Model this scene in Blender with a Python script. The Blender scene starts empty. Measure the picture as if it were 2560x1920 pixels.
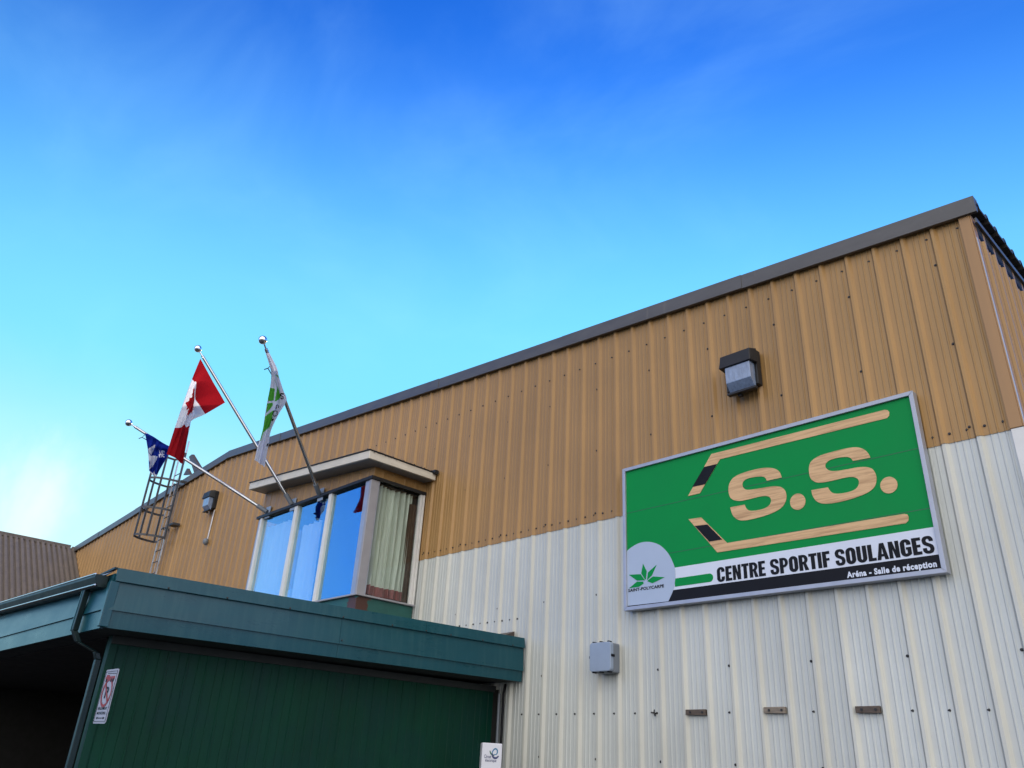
import bpy, bmesh, math, random
from mathutils import Vector, Matrix
random.seed(7)
C = bpy.context.scene.collection
scn = bpy.context.scene

# ------------------------------------------------------------------ camera
D, H = 7.66, 1.6                         # metres from the arena wall, eye height
YAW, PITCH, ROLL, FPX = -0.829378519, 0.455927342, 0.057663533, 1963.60409
CAMP = Vector((0, -D, H))
FW = Vector((math.sin(YAW)*math.cos(PITCH), math.cos(YAW)*math.cos(PITCH), math.sin(PITCH)))
R0 = Vector((math.cos(YAW), -math.sin(YAW), 0)); U0 = R0.cross(FW)
RT = R0*math.cos(ROLL) + U0*math.sin(ROLL); UP = U0*math.cos(ROLL) - R0*math.sin(ROLL)
cam = bpy.data.objects.new('camera', bpy.data.cameras.new('camera')); C.objects.link(cam)
m = Matrix((RT, UP, -FW)).transposed().to_4x4(); m.translation = CAMP
cam.matrix_world = m
cam.data.sensor_width = 36; cam.data.lens = 36*FPX/2560
cam.data.clip_end = 3000; cam.data.clip_start = 0.05
scn.camera = cam

def ray(x, y): return RT*((x-1280)/FPX) - UP*((y-960)/FPX) + FW

# ------------------------------------------------------------------ world and sun
SUN_AZ, SUN_EL = math.radians(52), math.radians(16)     # azimuth measured from -X towards +Y: behind the arena
S = Vector((-math.cos(SUN_AZ)*math.cos(SUN_EL), math.sin(SUN_AZ)*math.cos(SUN_EL), math.sin(SUN_EL)))
w = bpy.data.worlds.new('World'); scn.world = w; w.use_nodes = True
nt = w.node_tree; nt.nodes.clear(); L = nt.links.new
def wn_(t, **k):
    q = nt.nodes.new(t)
    for a, v in k.items(): setattr(q, a, v)
    return q
sky = wn_('ShaderNodeTexSky', sky_type='NISHITA', sun_disc=False)
sky.sun_elevation = SUN_EL; sky.sun_rotation = math.atan2(S.x, S.y)
sky.air_density = 1.0; sky.dust_density = 0.25; sky.ozone_density = 3.0; sky.altitude = 100
def vmath(op, a, b):
    q = wn_('ShaderNodeVectorMath', operation=op)
    for i, v in enumerate((a, b)):
        if isinstance(v, (tuple, list)): q.inputs[i].default_value = v
        elif isinstance(v, (int, float)): q.inputs['Scale'].default_value = v
        else: L(v, q.inputs['Scale'] if (op == 'SCALE' and i == 1) else q.inputs[i])
    return q.outputs[0] if op != 'DOT_PRODUCT' else q.outputs['Value']
def fmap(src, a, b, c, d, smooth=True):
    q = wn_('ShaderNodeMapRange', interpolation_type='SMOOTHSTEP' if smooth else 'LINEAR')
    for i, v in enumerate((a, b, c, d)): q.inputs[i+1].default_value = v
    L(src, q.inputs[0]); return q.outputs[0]
# clear-air blue deepened the way the phone camera recorded it
SK_GAM, SK_GAIN, SK_TINT = 1.5, 0.40, (0.27, 1.06, 1.95)
gm = wn_('ShaderNodeGamma'); gm.inputs[1].default_value = SK_GAM; L(sky.outputs[0], gm.inputs[0])
base = vmath('MULTIPLY', vmath('SCALE', gm.outputs[0], SK_GAIN), SK_TINT)
tc = wn_('ShaderNodeTexCoord'); D_ = tc.outputs['Generated']
def noise(scale, rot, sc, detail, rough, dist=0.0):
    mp = wn_('ShaderNodeMapping'); mp.inputs['Rotation'].default_value = rot; mp.inputs['Scale'].default_value = sc; L(D_, mp.inputs[0])
    q = wn_('ShaderNodeTexNoise'); q.inputs['Scale'].default_value = scale; q.inputs['Detail'].default_value = detail; q.inputs['Roughness'].default_value = rough; q.inputs['Distortion'].default_value = dist
    L(mp.outputs[0], q.inputs[0]); return q.outputs[0]
def mixc(f, a, col):
    q = wn_('ShaderNodeMix', data_type='RGBA'); L(f, q.inputs[0]); L(a, q.inputs[6]); q.inputs[7].default_value = (*col, 1); return q.outputs[2]
# faint cirrus veil
cir = fmap(noise(1.6, (0.2, 0.35, 0.6), (1.0, 2.2, 3.2), 8, 0.55, 0.5), 0.40, 0.85, 0, 0.11)
# bright haze towards the horizon on the sun's side of the sky
sx = wn_('ShaderNodeSeparateXYZ'); L(D_, sx.inputs[0]); el = sx.outputs[2]
side = fmap(vmath('DOT_PRODUCT', D_, (-0.72, 0.69, 0)), 0.20, 0.80, 0, 1)
wide = fmap(vmath('DOT_PRODUCT', D_, (-0.72, 0.69, 0)), 0.10, 0.66, 0, 1)
anti = fmap(vmath('DOT_PRODUCT', D_, (-0.62, 0.78, 0)), 0.35, -0.10, 0, 0.9)
def mul(a, b):
    q = wn_('ShaderNodeMath', operation='MULTIPLY'); L(a, q.inputs[0]); L(b, q.inputs[1]); return q.outputs[0]
base = mixc(mul(fmap(el, 0.55, 0.18, 0, 1), anti), base, (0.36, 2.3, 8.0))
hz = mixc(mul(fmap(el, 0.80, 0.38, 0, 0.97), side), base, (1.15, 3.8, 5.4))
hz = mixc(mul(fmap(el, 0.42, 0.18, 0, 0.85), wide), hz, (3.3, 5.0, 5.2))
col = mixc(cir, hz, (3.2, 6.0, 8.0))
# one bright cloud plume standing over the left wing
pl = ray(95, 1270).normalized(); pm = wn_('ShaderNodeMapping'); pm.inputs['Scale'].default_value = (1, 1, 0.45); L(D_, pm.inputs[0])
pd = wn_('ShaderNodeVectorMath', operation='DISTANCE'); L(pm.outputs[0], pd.inputs[0]); pd.inputs[1].default_value = (pl.x, pl.y, pl.z*.45)
pn_ = wn_('ShaderNodeMath', operation='MULTIPLY_ADD'); L(noise(12, (0.3, 0, 0), (1, 1, .6), 8, .6), pn_.inputs[0]); pn_.inputs[1].default_value = 0.11; L(pd.outputs['Value'], pn_.inputs[2])
col = mixc(fmap(pn_.outputs[0], 0.115, 0.045, 0, .55), col, (5.2, 5.6, 5.4))
# unseen white clouds added behind the photographer to brighten the shaded facade
fill_bank = fmap(vmath('DOT_PRODUCT', D_, (0.62, -0.76, 0.18)), 0.05, 0.75, 0, 1)
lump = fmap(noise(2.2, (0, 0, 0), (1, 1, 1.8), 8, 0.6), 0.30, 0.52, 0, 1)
mm = wn_('ShaderNodeMath', operation='MULTIPLY'); L(fill_bank, mm.inputs[0]); L(lump, mm.inputs[1])
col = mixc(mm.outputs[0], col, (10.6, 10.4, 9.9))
bg = wn_('ShaderNodeBackground'); bg.inputs['Strength'].default_value = 0.15
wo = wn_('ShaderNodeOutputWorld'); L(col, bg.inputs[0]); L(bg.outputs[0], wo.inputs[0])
sun = bpy.data.objects.new('sun', bpy.data.lights.new('sun', 'SUN')); C.objects.link(sun)
sun.data.energy = 3.0; sun.data.angle = math.radians(0.5); sun.data.color = (1, 0.93, 0.82)
sun.rotation_euler = S.to_track_quat('Z', 'Y').to_euler()
scn.view_settings.view_transform = 'Standard'; scn.view_settings.look = 'None'
scn.view_settings.exposure = 0.55; scn.view_settings.gamma = 1

# ------------------------------------------------------------------ measuring helpers
def onY(x, y, Y=0.0):
    r = ray(x, y); return CAMP + r*((Y+D)/r.y)
def onX(x, y, X):
    r = ray(x, y); return CAMP + r*(X/r.x)
def onP(x, y, o, n):
    r = ray(x, y); return CAMP + r*((Vector(o)-CAMP).dot(n)/r.dot(n))

# ------------------------------------------------------------------ object helpers
ORG = {}
def thing(name, label, cat, loc=(0, 0, 0), group=None, kind=None):
    o = bpy.data.objects.new(name, None); C.objects.link(o)
    o.location = loc; o.empty_display_size = 0.1
    o['label'] = label; o['category'] = cat
    if group: o['group'] = group
    ORG[o.name] = Vector(loc); return o
class MB:
    def __init__(s): s.v = []; s.f = []; s.m = []; s.smooth = False
    def add(s, vs, fs, mi=0):
        b = len(s.v); s.v += [Vector(p) for p in vs]
        for f in fs: s.f.append([b+i for i in f]); s.m.append(mi)
        return s
    def box(s, a, b, mi=0):
        x0, y0, z0 = [min(a[i], b[i]) for i in range(3)]; x1, y1, z1 = [max(a[i], b[i]) for i in range(3)]
        return s.hexa([(x0,y0,z0),(x1,y0,z0),(x1,y1,z0),(x0,y1,z0),(x0,y0,z1),(x1,y0,z1),(x1,y1,z1),(x0,y1,z1)], mi)
    def hexa(s, p, mi=0):
        return s.add(p, [(3,2,1,0),(4,5,6,7),(0,1,5,4),(1,2,6,5),(2,3,7,6),(3,0,4,7)], mi)
    def prism(s, poly, off, mi=0):          # planar polygon pushed along a vector
        n = len(poly); off = Vector(off); a = [Vector(p) for p in poly]; b = [p+off for p in a]
        nn = Vector((0,0,0))
        for i in range(n): nn += a[i].cross(a[(i+1) % n])
        fl = nn.dot(off) > 0
        fs = [tuple(range(n)), tuple(range(2*n-1, n-1, -1))] + [(i, i+n, (i+1) % n+n, (i+1) % n) for i in range(n)]
        if fl: fs = [tuple(reversed(f)) for f in fs]
        return s.add(a+b, fs, mi)
    def tube(s, pts, r, n=10, mi=0, closed=False):
        pts = [Vector(p) for p in pts]; k = len(pts); rs = r if isinstance(r, (list, tuple)) else [r]*k
        vs = []; fs = []; prev = None
        for i, p in enumerate(pts):
            if closed: t = (pts[(i+1) % k]-pts[i-1]).normalized()
            else: t = (pts[min(i+1, k-1)]-pts[max(i-1, 0)]).normalized()
            a = prev if prev else (Vector((0,0,1)) if abs(t.z) < .9 else Vector((1,0,0)))
            u = (a - t*a.dot(t)).normalized(); prev = u; v = t.cross(u)
            for j in range(n):
                q = 2*math.pi*j/n; vs.append(p + (u*math.cos(q)+v*math.sin(q))*rs[i])
        for i in range(k if closed else k-1):
            for j in range(n):
                a = i*n+j; b = i*n+(j+1) % n; c = ((i+1) % k)*n+(j+1) % n; d = ((i+1) % k)*n+j
                fs.append((a, b, c, d))
        if not closed: fs += [tuple(range(n-1, -1, -1)), tuple(range((k-1)*n, k*n))]
        return s.add(vs, fs, mi)
    def ball(s, c, r, mi=0, nu=20, nv=12, sc=(1, 1, 1)):
        c = Vector(c); vs = [c+Vector((0,0,r*sc[2]))]; fs = []
        for i in range(1, nv):
            t = math.pi*i/nv
            for j in range(nu):
                q = 2*math.pi*j/nu
                vs.append(c+Vector((math.sin(t)*math.cos(q)*r*sc[0], math.sin(t)*math.sin(q)*r*sc[1], math.cos(t)*r*sc[2])))
        vs.append(c-Vector((0,0,r*sc[2])))
        for j in range(nu): fs.append((0, 1+j, 1+(j+1) % nu))
        for i in range(nv-2):
            for j in range(nu):
                a = 1+i*nu+j; b = 1+i*nu+(j+1) % nu; fs.append((a, a+nu, b+nu, b))
        e = len(vs)-1
        for j in range(nu): fs.append((e, 1+(nv-2)*nu+(j+1) % nu, 1+(nv-2)*nu+j))
        return s.add(vs, fs, mi)
    def build(s, name, mats, parent=None, smooth=None, bevel=0, base=None, fix=True):
        if not isinstance(mats, (list, tuple)): mats = [mats]
        o0 = ORG[parent.name] if parent else (Vector(base) if base else Vector((0,0,0)))
        me = bpy.data.meshes.new(name)
        me.from_pydata([tuple(p-o0) for p in s.v], [], s.f)
        for q in mats: me.materials.append(q)
        for i, p in enumerate(me.polygons):
            p.material_index = s.m[i]
        if fix:
            bm = bmesh.new(); bm.from_mesh(me); bmesh.ops.recalc_face_normals(bm, faces=bm.faces); bm.to_mesh(me); bm.free()
        if smooth is not None:
            for p in me.polygons: p.use_smooth = True
            me.set_sharp_from_angle(angle=math.radians(smooth))
        o = bpy.data.objects.new(name, me); C.objects.link(o)
        if parent: o.parent = parent
        else: o.location = o0
        ORG[o.name] = o0
        if bevel:
            b = o.modifiers.new('bevel', 'BEVEL'); b.width = bevel; b.segments = 2; b.limit_method = 'ANGLE'
        return o
def tag(o, label, cat, group=None):
    o['label'] = label; o['category'] = cat
    if group: o['group'] = group
    return o
def structure(o): o['kind'] = 'structure'; return o
def copy_thing(r, off, label):
    c = r.copy(); C.objects.link(c); c.location = Vector(r.location)+Vector(off); c['label'] = label
    for ch in list(r.children):
        d = ch.copy(); C.objects.link(d); d.parent = c
        for g in list(ch.children):
            e = g.copy(); C.objects.link(e); e.parent = d
    return c

# ------------------------------------------------------------------ materials
def mat(name, col, rough=0.5, metal=0.0, spec=0.5, var=0.12, scale=(6, 6, 6), detail=5, bump=0.0, bscale=40, dirt=None, coat=0.0):
    m = bpy.data.materials.new(name); m.use_nodes = True; n = m.node_tree; N = n.nodes; K = n.links.new
    b = N['Principled BSDF']; b.inputs['Roughness'].default_value = rough; b.inputs['Metallic'].default_value = metal
    b.inputs['Specular IOR Level'].default_value = spec; b.inputs['Coat Weight'].default_value = coat
    t = N.new('ShaderNodeTexCoord'); mpp = N.new('ShaderNodeMapping'); mpp.inputs['Scale'].default_value = scale
    K(t.outputs['Object'], mpp.inputs[0])
    no = N.new('ShaderNodeTexNoise'); no.inputs['Scale'].default_value = 1; no.inputs['Detail'].default_value = detail; no.inputs['Roughness'].default_value = 0.6
    K(mpp.outputs[0], no.inputs[0])
    mr = N.new('ShaderNodeMapRange'); mr.inputs[1].default_value = 0.25; mr.inputs[2].default_value = 0.75
    mr.inputs[3].default_value = 1-var; mr.inputs[4].default_value = 1+var; K(no.outputs[0], mr.inputs[0])
    mu = N.new('ShaderNodeVectorMath'); mu.operation = 'SCALE'; mu.inputs[0].default_value = col[:3]; K(mr.outputs[0], mu.inputs['Scale'])
    out = mu.outputs[0]
    if dirt:                                   # (colour, threshold low, high, scale)
        d = N.new('ShaderNodeTexNoise'); d.inputs['Scale'].default_value = 1; d.inputs['Detail'].default_value = 8; d.inputs['Roughness'].default_value = 0.65
        dm = N.new('ShaderNodeMapping'); dm.inputs['Scale'].default_value = dirt[3]; dm.inputs['Location'].default_value = (3.1, 1.7, .4)
        K(t.outputs['Object'], dm.inputs[0]); K(dm.outputs[0], d.inputs[0])
        dr = N.new('ShaderNodeMapRange'); dr.inputs[1].default_value = dirt[1]; dr.inputs[2].default_value = dirt[2]; K(d.outputs[0], dr.inputs[0])
        mi = N.new('ShaderNodeMix'); mi.data_type = 'RGBA'; mi.inputs[7].default_value = (*dirt[0], 1); K(dr.outputs[0], mi.inputs[0]); K(out, mi.inputs[6]); out = mi.outputs[2]
    K(out, b.inputs['Base Color'])
    rv = N.new('ShaderNodeMapRange'); rv.inputs[1].default_value = .3; rv.inputs[2].default_value = .7; rv.inputs[3].default_value = max(.03, rough*.85); rv.inputs[4].default_value = min(1, rough*1.15)
    K(no.outputs[0], rv.inputs[0]); K(rv.outputs[0], b.inputs['Roughness'])
    if bump:
        bn = N.new('ShaderNodeTexNoise'); bn.inputs['Scale'].default_value = bscale; bn.inputs['Detail'].default_value = 3
        K(t.outputs['Object'], bn.inputs[0]); bp = N.new('ShaderNodeBump'); bp.inputs['Strength'].default_value = bump; bp.inputs['Distance'].default_value = 0.01
        K(bn.outputs[0], bp.inputs['Height']); K(bp.outputs[0], b.inputs['Normal'])
    return m
PITCHX = 0.3048
def siding(name, col, rib_tone, streak, axis, phase, rough, rib_amt=0.55, pitch=PITCHX):
    """painted ribbed steel: second tone along every rib, fine vertical streaks, slightly different sheets"""
    m = bpy.data.materials.new(name); m.use_nodes = True; n = m.node_tree; N = n.nodes; K = n.links.new
    b = N['Principled BSDF']; b.inputs['Roughness'].default_value = rough; b.inputs['Specular IOR Level'].default_value = 0.4
    t = N.new('ShaderNodeTexCoord'); sp = N.new('ShaderNodeSeparateXYZ'); K(t.outputs['Object'], sp.inputs[0])
    def M(op, a, c=None):
        q = N.new('ShaderNodeMath'); q.operation = op
        for i, vv in enumerate((a, c)):
            if vv is None: continue
            if isinstance(vv, (int, float)): q.inputs[i].default_value = vv
            else: K(vv, q.inputs[i])
        return q.outputs[0]
    ph = M('DIVIDE', M('SUBTRACT', sp.outputs[axis], phase), pitch)
    fr = M('FRACT', ph); sheet = M('FLOOR', M('DIVIDE', ph, 3))
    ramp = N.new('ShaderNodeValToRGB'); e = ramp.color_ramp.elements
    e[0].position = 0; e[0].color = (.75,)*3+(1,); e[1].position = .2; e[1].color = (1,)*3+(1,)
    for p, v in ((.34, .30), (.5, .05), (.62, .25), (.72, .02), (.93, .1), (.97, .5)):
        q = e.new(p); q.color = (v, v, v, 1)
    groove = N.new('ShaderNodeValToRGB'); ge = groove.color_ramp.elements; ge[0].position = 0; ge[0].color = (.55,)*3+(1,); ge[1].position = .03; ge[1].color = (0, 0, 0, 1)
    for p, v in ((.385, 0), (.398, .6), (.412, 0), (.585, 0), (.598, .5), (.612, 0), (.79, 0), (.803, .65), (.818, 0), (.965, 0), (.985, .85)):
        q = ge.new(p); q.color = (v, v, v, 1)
    K(fr, groove.inputs[0])
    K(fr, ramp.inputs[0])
    wn = N.new('ShaderNodeTexWhiteNoise'); wn.noise_dimensions = '1D'; K(sheet, wn.inputs['W'])
    mpp = N.new('ShaderNodeMapping'); sc = [48, 48, .16]; mpp.inputs['Scale'].default_value = sc; K(t.outputs['Object'], mpp.inputs[0])
    ns = N.new('ShaderNodeTexNoise'); ns.inputs['Scale'].default_value = 1; ns.inputs['Detail'].default_value = 6; ns.inputs['Roughness'].default_value = .7; K(mpp.outputs[0], ns.inputs[0])
    nb = N.new('ShaderNodeTexNoise'); nb.inputs['Scale'].default_value = .7; nb.inputs['Detail'].default_value = 4; K(t.outputs['Object'], nb.inputs[0])
    amt = M('MULTIPLY', M('MULTIPLY', ramp.outputs[0], M('ADD', M('MULTIPLY', ns.outputs[0], 1.2), .1)), rib_amt)  # second tone on and beside each rib, broken up by noise
    mi = N.new('ShaderNodeMix'); mi.data_type = 'RGBA'; mi.inputs[6].default_value = (*col, 1); mi.inputs[7].default_value = (*rib_tone, 1); mi.clamp_factor = True; K(amt, mi.inputs[0])
    mr = N.new('ShaderNodeMapRange'); mr.inputs[1].default_value = .52; mr.inputs[2].default_value = .85; K(ns.outputs[0], mr.inputs[0])
    m2 = N.new('ShaderNodeMix'); m2.data_type = 'RGBA'; m2.inputs[7].default_value = (*streak, 1); K(M('MULTIPLY', mr.outputs[0], .5), m2.inputs[0]); K(mi.outputs[2], m2.inputs[6])
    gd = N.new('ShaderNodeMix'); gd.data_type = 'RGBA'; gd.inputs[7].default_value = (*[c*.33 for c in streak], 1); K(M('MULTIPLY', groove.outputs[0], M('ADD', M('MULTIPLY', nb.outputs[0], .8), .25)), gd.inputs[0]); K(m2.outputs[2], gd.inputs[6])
    va = M('ADD', M('ADD', M('MULTIPLY', wn.outputs[0], .12), .90), M('MULTIPLY', M('SUBTRACT', nb.outputs[0], .5), .38))
    mu = N.new('ShaderNodeVectorMath'); mu.operation = 'SCALE'; K(gd.outputs[2], mu.inputs[0]); K(va, mu.inputs['Scale'])
    K(mu.outputs[0], b.inputs['Base Color'])
    bn = N.new('ShaderNodeTexNoise'); bn.inputs['Scale'].default_value = 2.2; bn.inputs['Detail'].default_value = 3; K(t.outputs['Object'], bn.inputs[0])
    bp = N.new('ShaderNodeBump'); bp.inputs['Strength'].default_value = .5; bp.inputs['Distance'].default_value = .02; K(bn.outputs[0], bp.inputs['Height']); K(bp.outputs[0], b.inputs['Normal'])
    return m
def glass(name, tint, refl, gcol=(.95, .97, 1)):
    m = bpy.data.materials.new(name); m.use_nodes = True; n = m.node_tree; N = n.nodes; N.clear(); K = n.links.new
    o = N.new('ShaderNodeOutputMaterial'); g = N.new('ShaderNodeBsdfGlossy'); g.inputs['Roughness'].default_value = 0.01
    g.inputs['Color'].default_value = (*gcol, 1)
    t = N.new('ShaderNodeBsdfTransparent'); t.inputs[0].default_value = (*tint, 1)
    lw = N.new('ShaderNodeLayerWeight'); lw.inputs[0].default_value = .5
    pw_ = N.new('ShaderNodeMath'); pw_.operation = 'POWER'; pw_.inputs[1].default_value = 5; K(lw.outputs['Facing'], pw_.inputs[0])
    ma = N.new('ShaderNodeMath'); ma.operation = 'MULTIPLY_ADD'; ma.inputs[1].default_value = 1-refl; ma.inputs[2].default_value = refl; K(pw_.outputs[0], ma.inputs[0])
    x = N.new('ShaderNodeMixShader'); K(ma.outputs[0], x.inputs[0]); K(t.outputs[0], x.inputs[1]); K(g.outputs[0], x.inputs[2]); K(x.outputs[0], o.inputs[0])
    tcn = N.new('ShaderNodeTexCoord'); no = N.new('ShaderNodeTexNoise'); no.inputs['Scale'].default_value = 1.5; K(tcn.outputs['Object'], no.inputs[0])
    bp = N.new('ShaderNodeBump'); bp.inputs['Strength'].default_value = .05; bp.inputs['Distance'].default_value = .05; K(no.outputs[0], bp.inputs['Height']); K(bp.outputs[0], g.inputs['Normal'])
    return m
def cloth(name, col, trans=0.35):
    m = mat(name, col, .9, var=.06, scale=(4, 4, 4), spec=.1); n = m.node_tree; N = n.nodes; K = n.links.new
    b = N['Principled BSDF']; o = N['Material Output']; tr = N.new('ShaderNodeBsdfTranslucent'); tr.inputs[0].default_value = (*col, 1)
    x = N.new('ShaderNodeMixShader'); x.inputs[0].default_value = trans; K(b.outputs[0], x.inputs[1]); K(tr.outputs[0], x.inputs[2]); K(x.outputs[0], o.inputs[0]); return m
def woodgrain(name, c0, c1):
    m = bpy.data.materials.new(name); m.use_nodes = True; n = m.node_tree; N = n.nodes; K = n.links.new
    b = N['Principled BSDF']; b.inputs['Roughness'].default_value = .45
    t = N.new('ShaderNodeTexCoord'); mpp = N.new('ShaderNodeMapping'); mpp.inputs['Scale'].default_value = (2.2, 1, 38); K(t.outputs['Object'], mpp.inputs[0])
    no = N.new('ShaderNodeTexNoise'); no.inputs['Scale'].default_value = 1; no.inputs['Detail'].default_value = 7; no.inputs['Roughness'].default_value = .65; no.inputs['Distortion'].default_value = .4; K(mpp.outputs[0], no.inputs[0])
    r = N.new('ShaderNodeValToRGB'); e = r.color_ramp.elements; e[0].position = .34; e[0].color = (*c0, 1); e[1].position = .56; e[1].color = (*c1, 1); K(no.outputs[0], r.inputs[0]); K(r.outputs[0], b.inputs['Base Color'])
    return m
BX = -19.0                                     # foot of the arena's front wall, under the ridge
RIB0 = -5.315-BX - .018
M = {}
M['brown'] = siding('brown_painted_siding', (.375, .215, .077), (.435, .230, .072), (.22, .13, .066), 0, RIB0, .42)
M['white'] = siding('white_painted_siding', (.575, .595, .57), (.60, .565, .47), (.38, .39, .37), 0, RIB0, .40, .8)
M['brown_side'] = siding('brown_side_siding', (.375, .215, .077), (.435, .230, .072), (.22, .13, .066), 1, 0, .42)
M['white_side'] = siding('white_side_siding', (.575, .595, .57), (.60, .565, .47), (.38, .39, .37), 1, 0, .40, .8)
M['trim_brown'] = mat('brown_corner_trim', (.36, .19, .07), .4, var=.1, scale=(8, 8, .5))
M['fascia'] = mat('charcoal_roof_trim', (.085, .08, .078), .4, var=.18, scale=(3, 3, 10), dirt=((.16, .14, .12), .62, .8, (9, 9, 1.2)))
M['roof'] = mat('dark_roof_metal', (.035, .03, .028), .5, var=.25)
M['wing'] = mat('weathered_tan_roof_metal', (.165, .132, .108), .65, var=.2, scale=(5, 5, 5), dirt=((.12, .095, .08), .5, .8, (14, 14, 3)))
M['teal'] = mat('teal_painted_metal', (.005, .060, .080), .30, spec=.38, var=.12, scale=(1.5, 1.5, 6), dirt=((.022, .085, .10), .46, .80, (16, 16, 1.3)), bump=.06, bscale=3)
M['gutter'] = mat('dark_teal_gutter_metal', (.004, .016, .018), .4, spec=.3, var=.2)
M['green'] = mat('dark_green_wall_paint', (.0025, .038, .022), .5, spec=.14, var=.25, scale=(3, 3, .8), dirt=((.004, .03, .029), .45, .75, (1.2, 1.2, 1.2)))
M['void'] = mat('dark_porch_panel', (.012, .011, .010), .9, var=.2)
M['soffit'] = mat('dark_soffit', (.02, .025, .025), .8, var=.2)
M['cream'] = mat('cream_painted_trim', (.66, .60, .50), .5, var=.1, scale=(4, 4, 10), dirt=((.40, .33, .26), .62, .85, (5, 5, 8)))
M['alum'] = mat('aluminium_frame', (.36, .38, .44), .35, metal=.3, var=.12)
M['white_frame'] = mat('white_window_frame', (.72, .70, .66), .4, var=.08)
M['grey_frame'] = mat('grey_window_post', (.32, .31, .33), .4, var=.08)
M['bronze'] = mat('dark_bronze_trim', (.02, .02, .022), .45, spec=.3, var=.2)
M['galv'] = mat('galvanised_steel', (.58, .57, .57), .35, metal=.5, var=.25, scale=(20, 20, 8), dirt=((.16, .12, .10), .55, .8, (8, 8, 4)))
M['cage'] = mat('weathered_cage_steel', (.06, .062, .07), .5, metal=.3, var=.3, dirt=((.07, .05, .045), .55, .75, (6, 6, 6)))
M['chrome'] = mat('polished_finial', (.75, .76, .78), .08, metal=1, var=.02)
M['pole'] = mat('brushed_pole', (.52, .53, .55), .22, metal=.85, var=.08)
M['lens'] = mat('prismatic_lens', (.20, .26, .38), .12, var=.3, scale=(30, 30, 10), bump=.25, bscale=45, coat=.6)
M['screw'] = mat('dark_screw', (.02, .018, .018), .5)
M['black'] = mat('black_print', (.008, .008, .011), .5, spec=.15, var=.05)
M['signgreen'] = mat('sign_green', (.002, .25, .055), .5, spec=.12, var=.05, scale=(2, 2, 2))
M['signwhite'] = mat('sign_white', (.66, .69, .78), .4, var=.04, scale=(3, 3, 3))
M['signpale'] = mat('sign_pale_blue', (.40, .47, .60), .4, var=.04, scale=(3, 3, 3))
M['wood'] = woodgrain('printed_wood_grain', (.45, .25, .105), (.70, .43, .205))
M['seam'] = mat('sign_seam', (.006, .12, .04), .5)
M['oldwood'] = mat('weathered_block_wood', (.10, .075, .06), .8, var=.5, scale=(6, 20, 60), bump=.4)
M['oldwood2'] = mat('grey_block_wood', (.22, .18, .14), .8, var=.45, scale=(6, 20, 60), bump=.4)
M['greybox'] = mat('grey_plastic', (.28, .34, .44), .35, var=.05)
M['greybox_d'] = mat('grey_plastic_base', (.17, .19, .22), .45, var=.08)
M['curtain'] = mat('pale_green_curtain', (.62, .66, .60), .9, var=.15, scale=(10, 10, 1))
M['curtain_b'] = mat('pink_curtain_border', (.30, .10, .10), .9, var=.3, scale=(10, 10, 1))
M['sheer'] = mat('sheer_white_curtain', (.85, .85, .82), .9, var=.05)
M['drape'] = mat('brown_drape', (.09, .05, .035), .9, var=.5, scale=(12, 12, 8))
M['pane_r'] = glass('sky_reflecting_pane', (.95, .97, 1), 0.34, (.55, .85, 1.0))
M['pane_c'] = glass('clear_pane', (.92, .94, .92), 0.03)
M['red'] = cloth('flag_red', (.34, .008, .014)); M['fwhite'] = cloth('flag_white', (.78, .77, .82), .45)
M['blue'] = cloth('flag_blue', (.006, .022, .24)); M['fgreen'] = cloth('flag_green', (.10, .42, .045), .4); M['fblack'] = cloth('flag_black', (.01, .01, .012), .05)
M['plate'] = mat('dull_sign_plate', (.34, .35, .43), .5, var=.08)
M['signred'] = mat('sign_red', (.26, .018, .014), .5, var=.1)
M['logo_blue'] = mat('logo_blue', (.02, .16, .30), .5); M['logo_navy'] = mat('logo_navy', (.03, .04, .13), .5); M['logo_green'] = mat('logo_green', (.03, .12, .06), .5)
M['station'] = mat('white_station_paint', (.62, .62, .68), .35, var=.04)
M['asphalt'] = mat('asphalt', (.06, .06, .06), .9, var=.3, scale=(3, 3, 3), bump=.4, bscale=60)
M['dark_in'] = mat('dark_interior', (.02, .02, .022), .9)
M['copper'] = mat('brown_flashing', (.085, .062, .048), .5, metal=.2, var=.3)
M['teal_rust'] = mat('rusting_teal_panel', (.018, .10, .085), .5, var=.2)
def add_rust(m):
    n = m.node_tree; N = n.nodes; K = n.links.new; b = N['Principled BSDF']; src = b.inputs['Base Color'].links[0].from_socket
    t = N.new('ShaderNodeTexCoord'); mp_ = N.new('ShaderNodeMapping')
    mp_.inputs['Location'].default_value = (BX+10.42, 1.0, -3.62); mp_.inputs['Scale'].default_value = (1, 1, 1); K(t.outputs['Object'], mp_.inputs[0])
    ln = N.new('ShaderNodeVectorMath'); ln.operation = 'LENGTH'
    m3 = N.new('ShaderNodeMapping'); m3.inputs['Scale'].default_value = (1.3, 1.7, 1.0); K(mp_.outputs[0], m3.inputs[0]); K(m3.outputs[0], ln.inputs[0])
    no = N.new('ShaderNodeTexNoise'); no.inputs['Scale'].default_value = 7; no.inputs['Detail'].default_value = 6; K(t.outputs['Object'], no.inputs[0])
    a = N.new('ShaderNodeMath'); a.operation = 'MULTIPLY_ADD'; a.inputs[1].default_value = .9; K(no.outputs[0], a.inputs[0]); K(ln.outputs['Value'], a.inputs[2])
    r = N.new('ShaderNodeMapRange'); r.inputs[1].default_value = .80; r.inputs[2].default_value = .74; K(a.outputs[0], r.inputs[0])
    x = N.new('ShaderNodeMix'); x.data_type = 'RGBA'; x.inputs[7].default_value = (.075, .03, .02, 1); K(r.outputs[0], x.inputs[0]); K(src, x.inputs[6]); K(x.outputs[2], b.inputs['Base Color'])
add_rust(M['teal_rust'])

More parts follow.
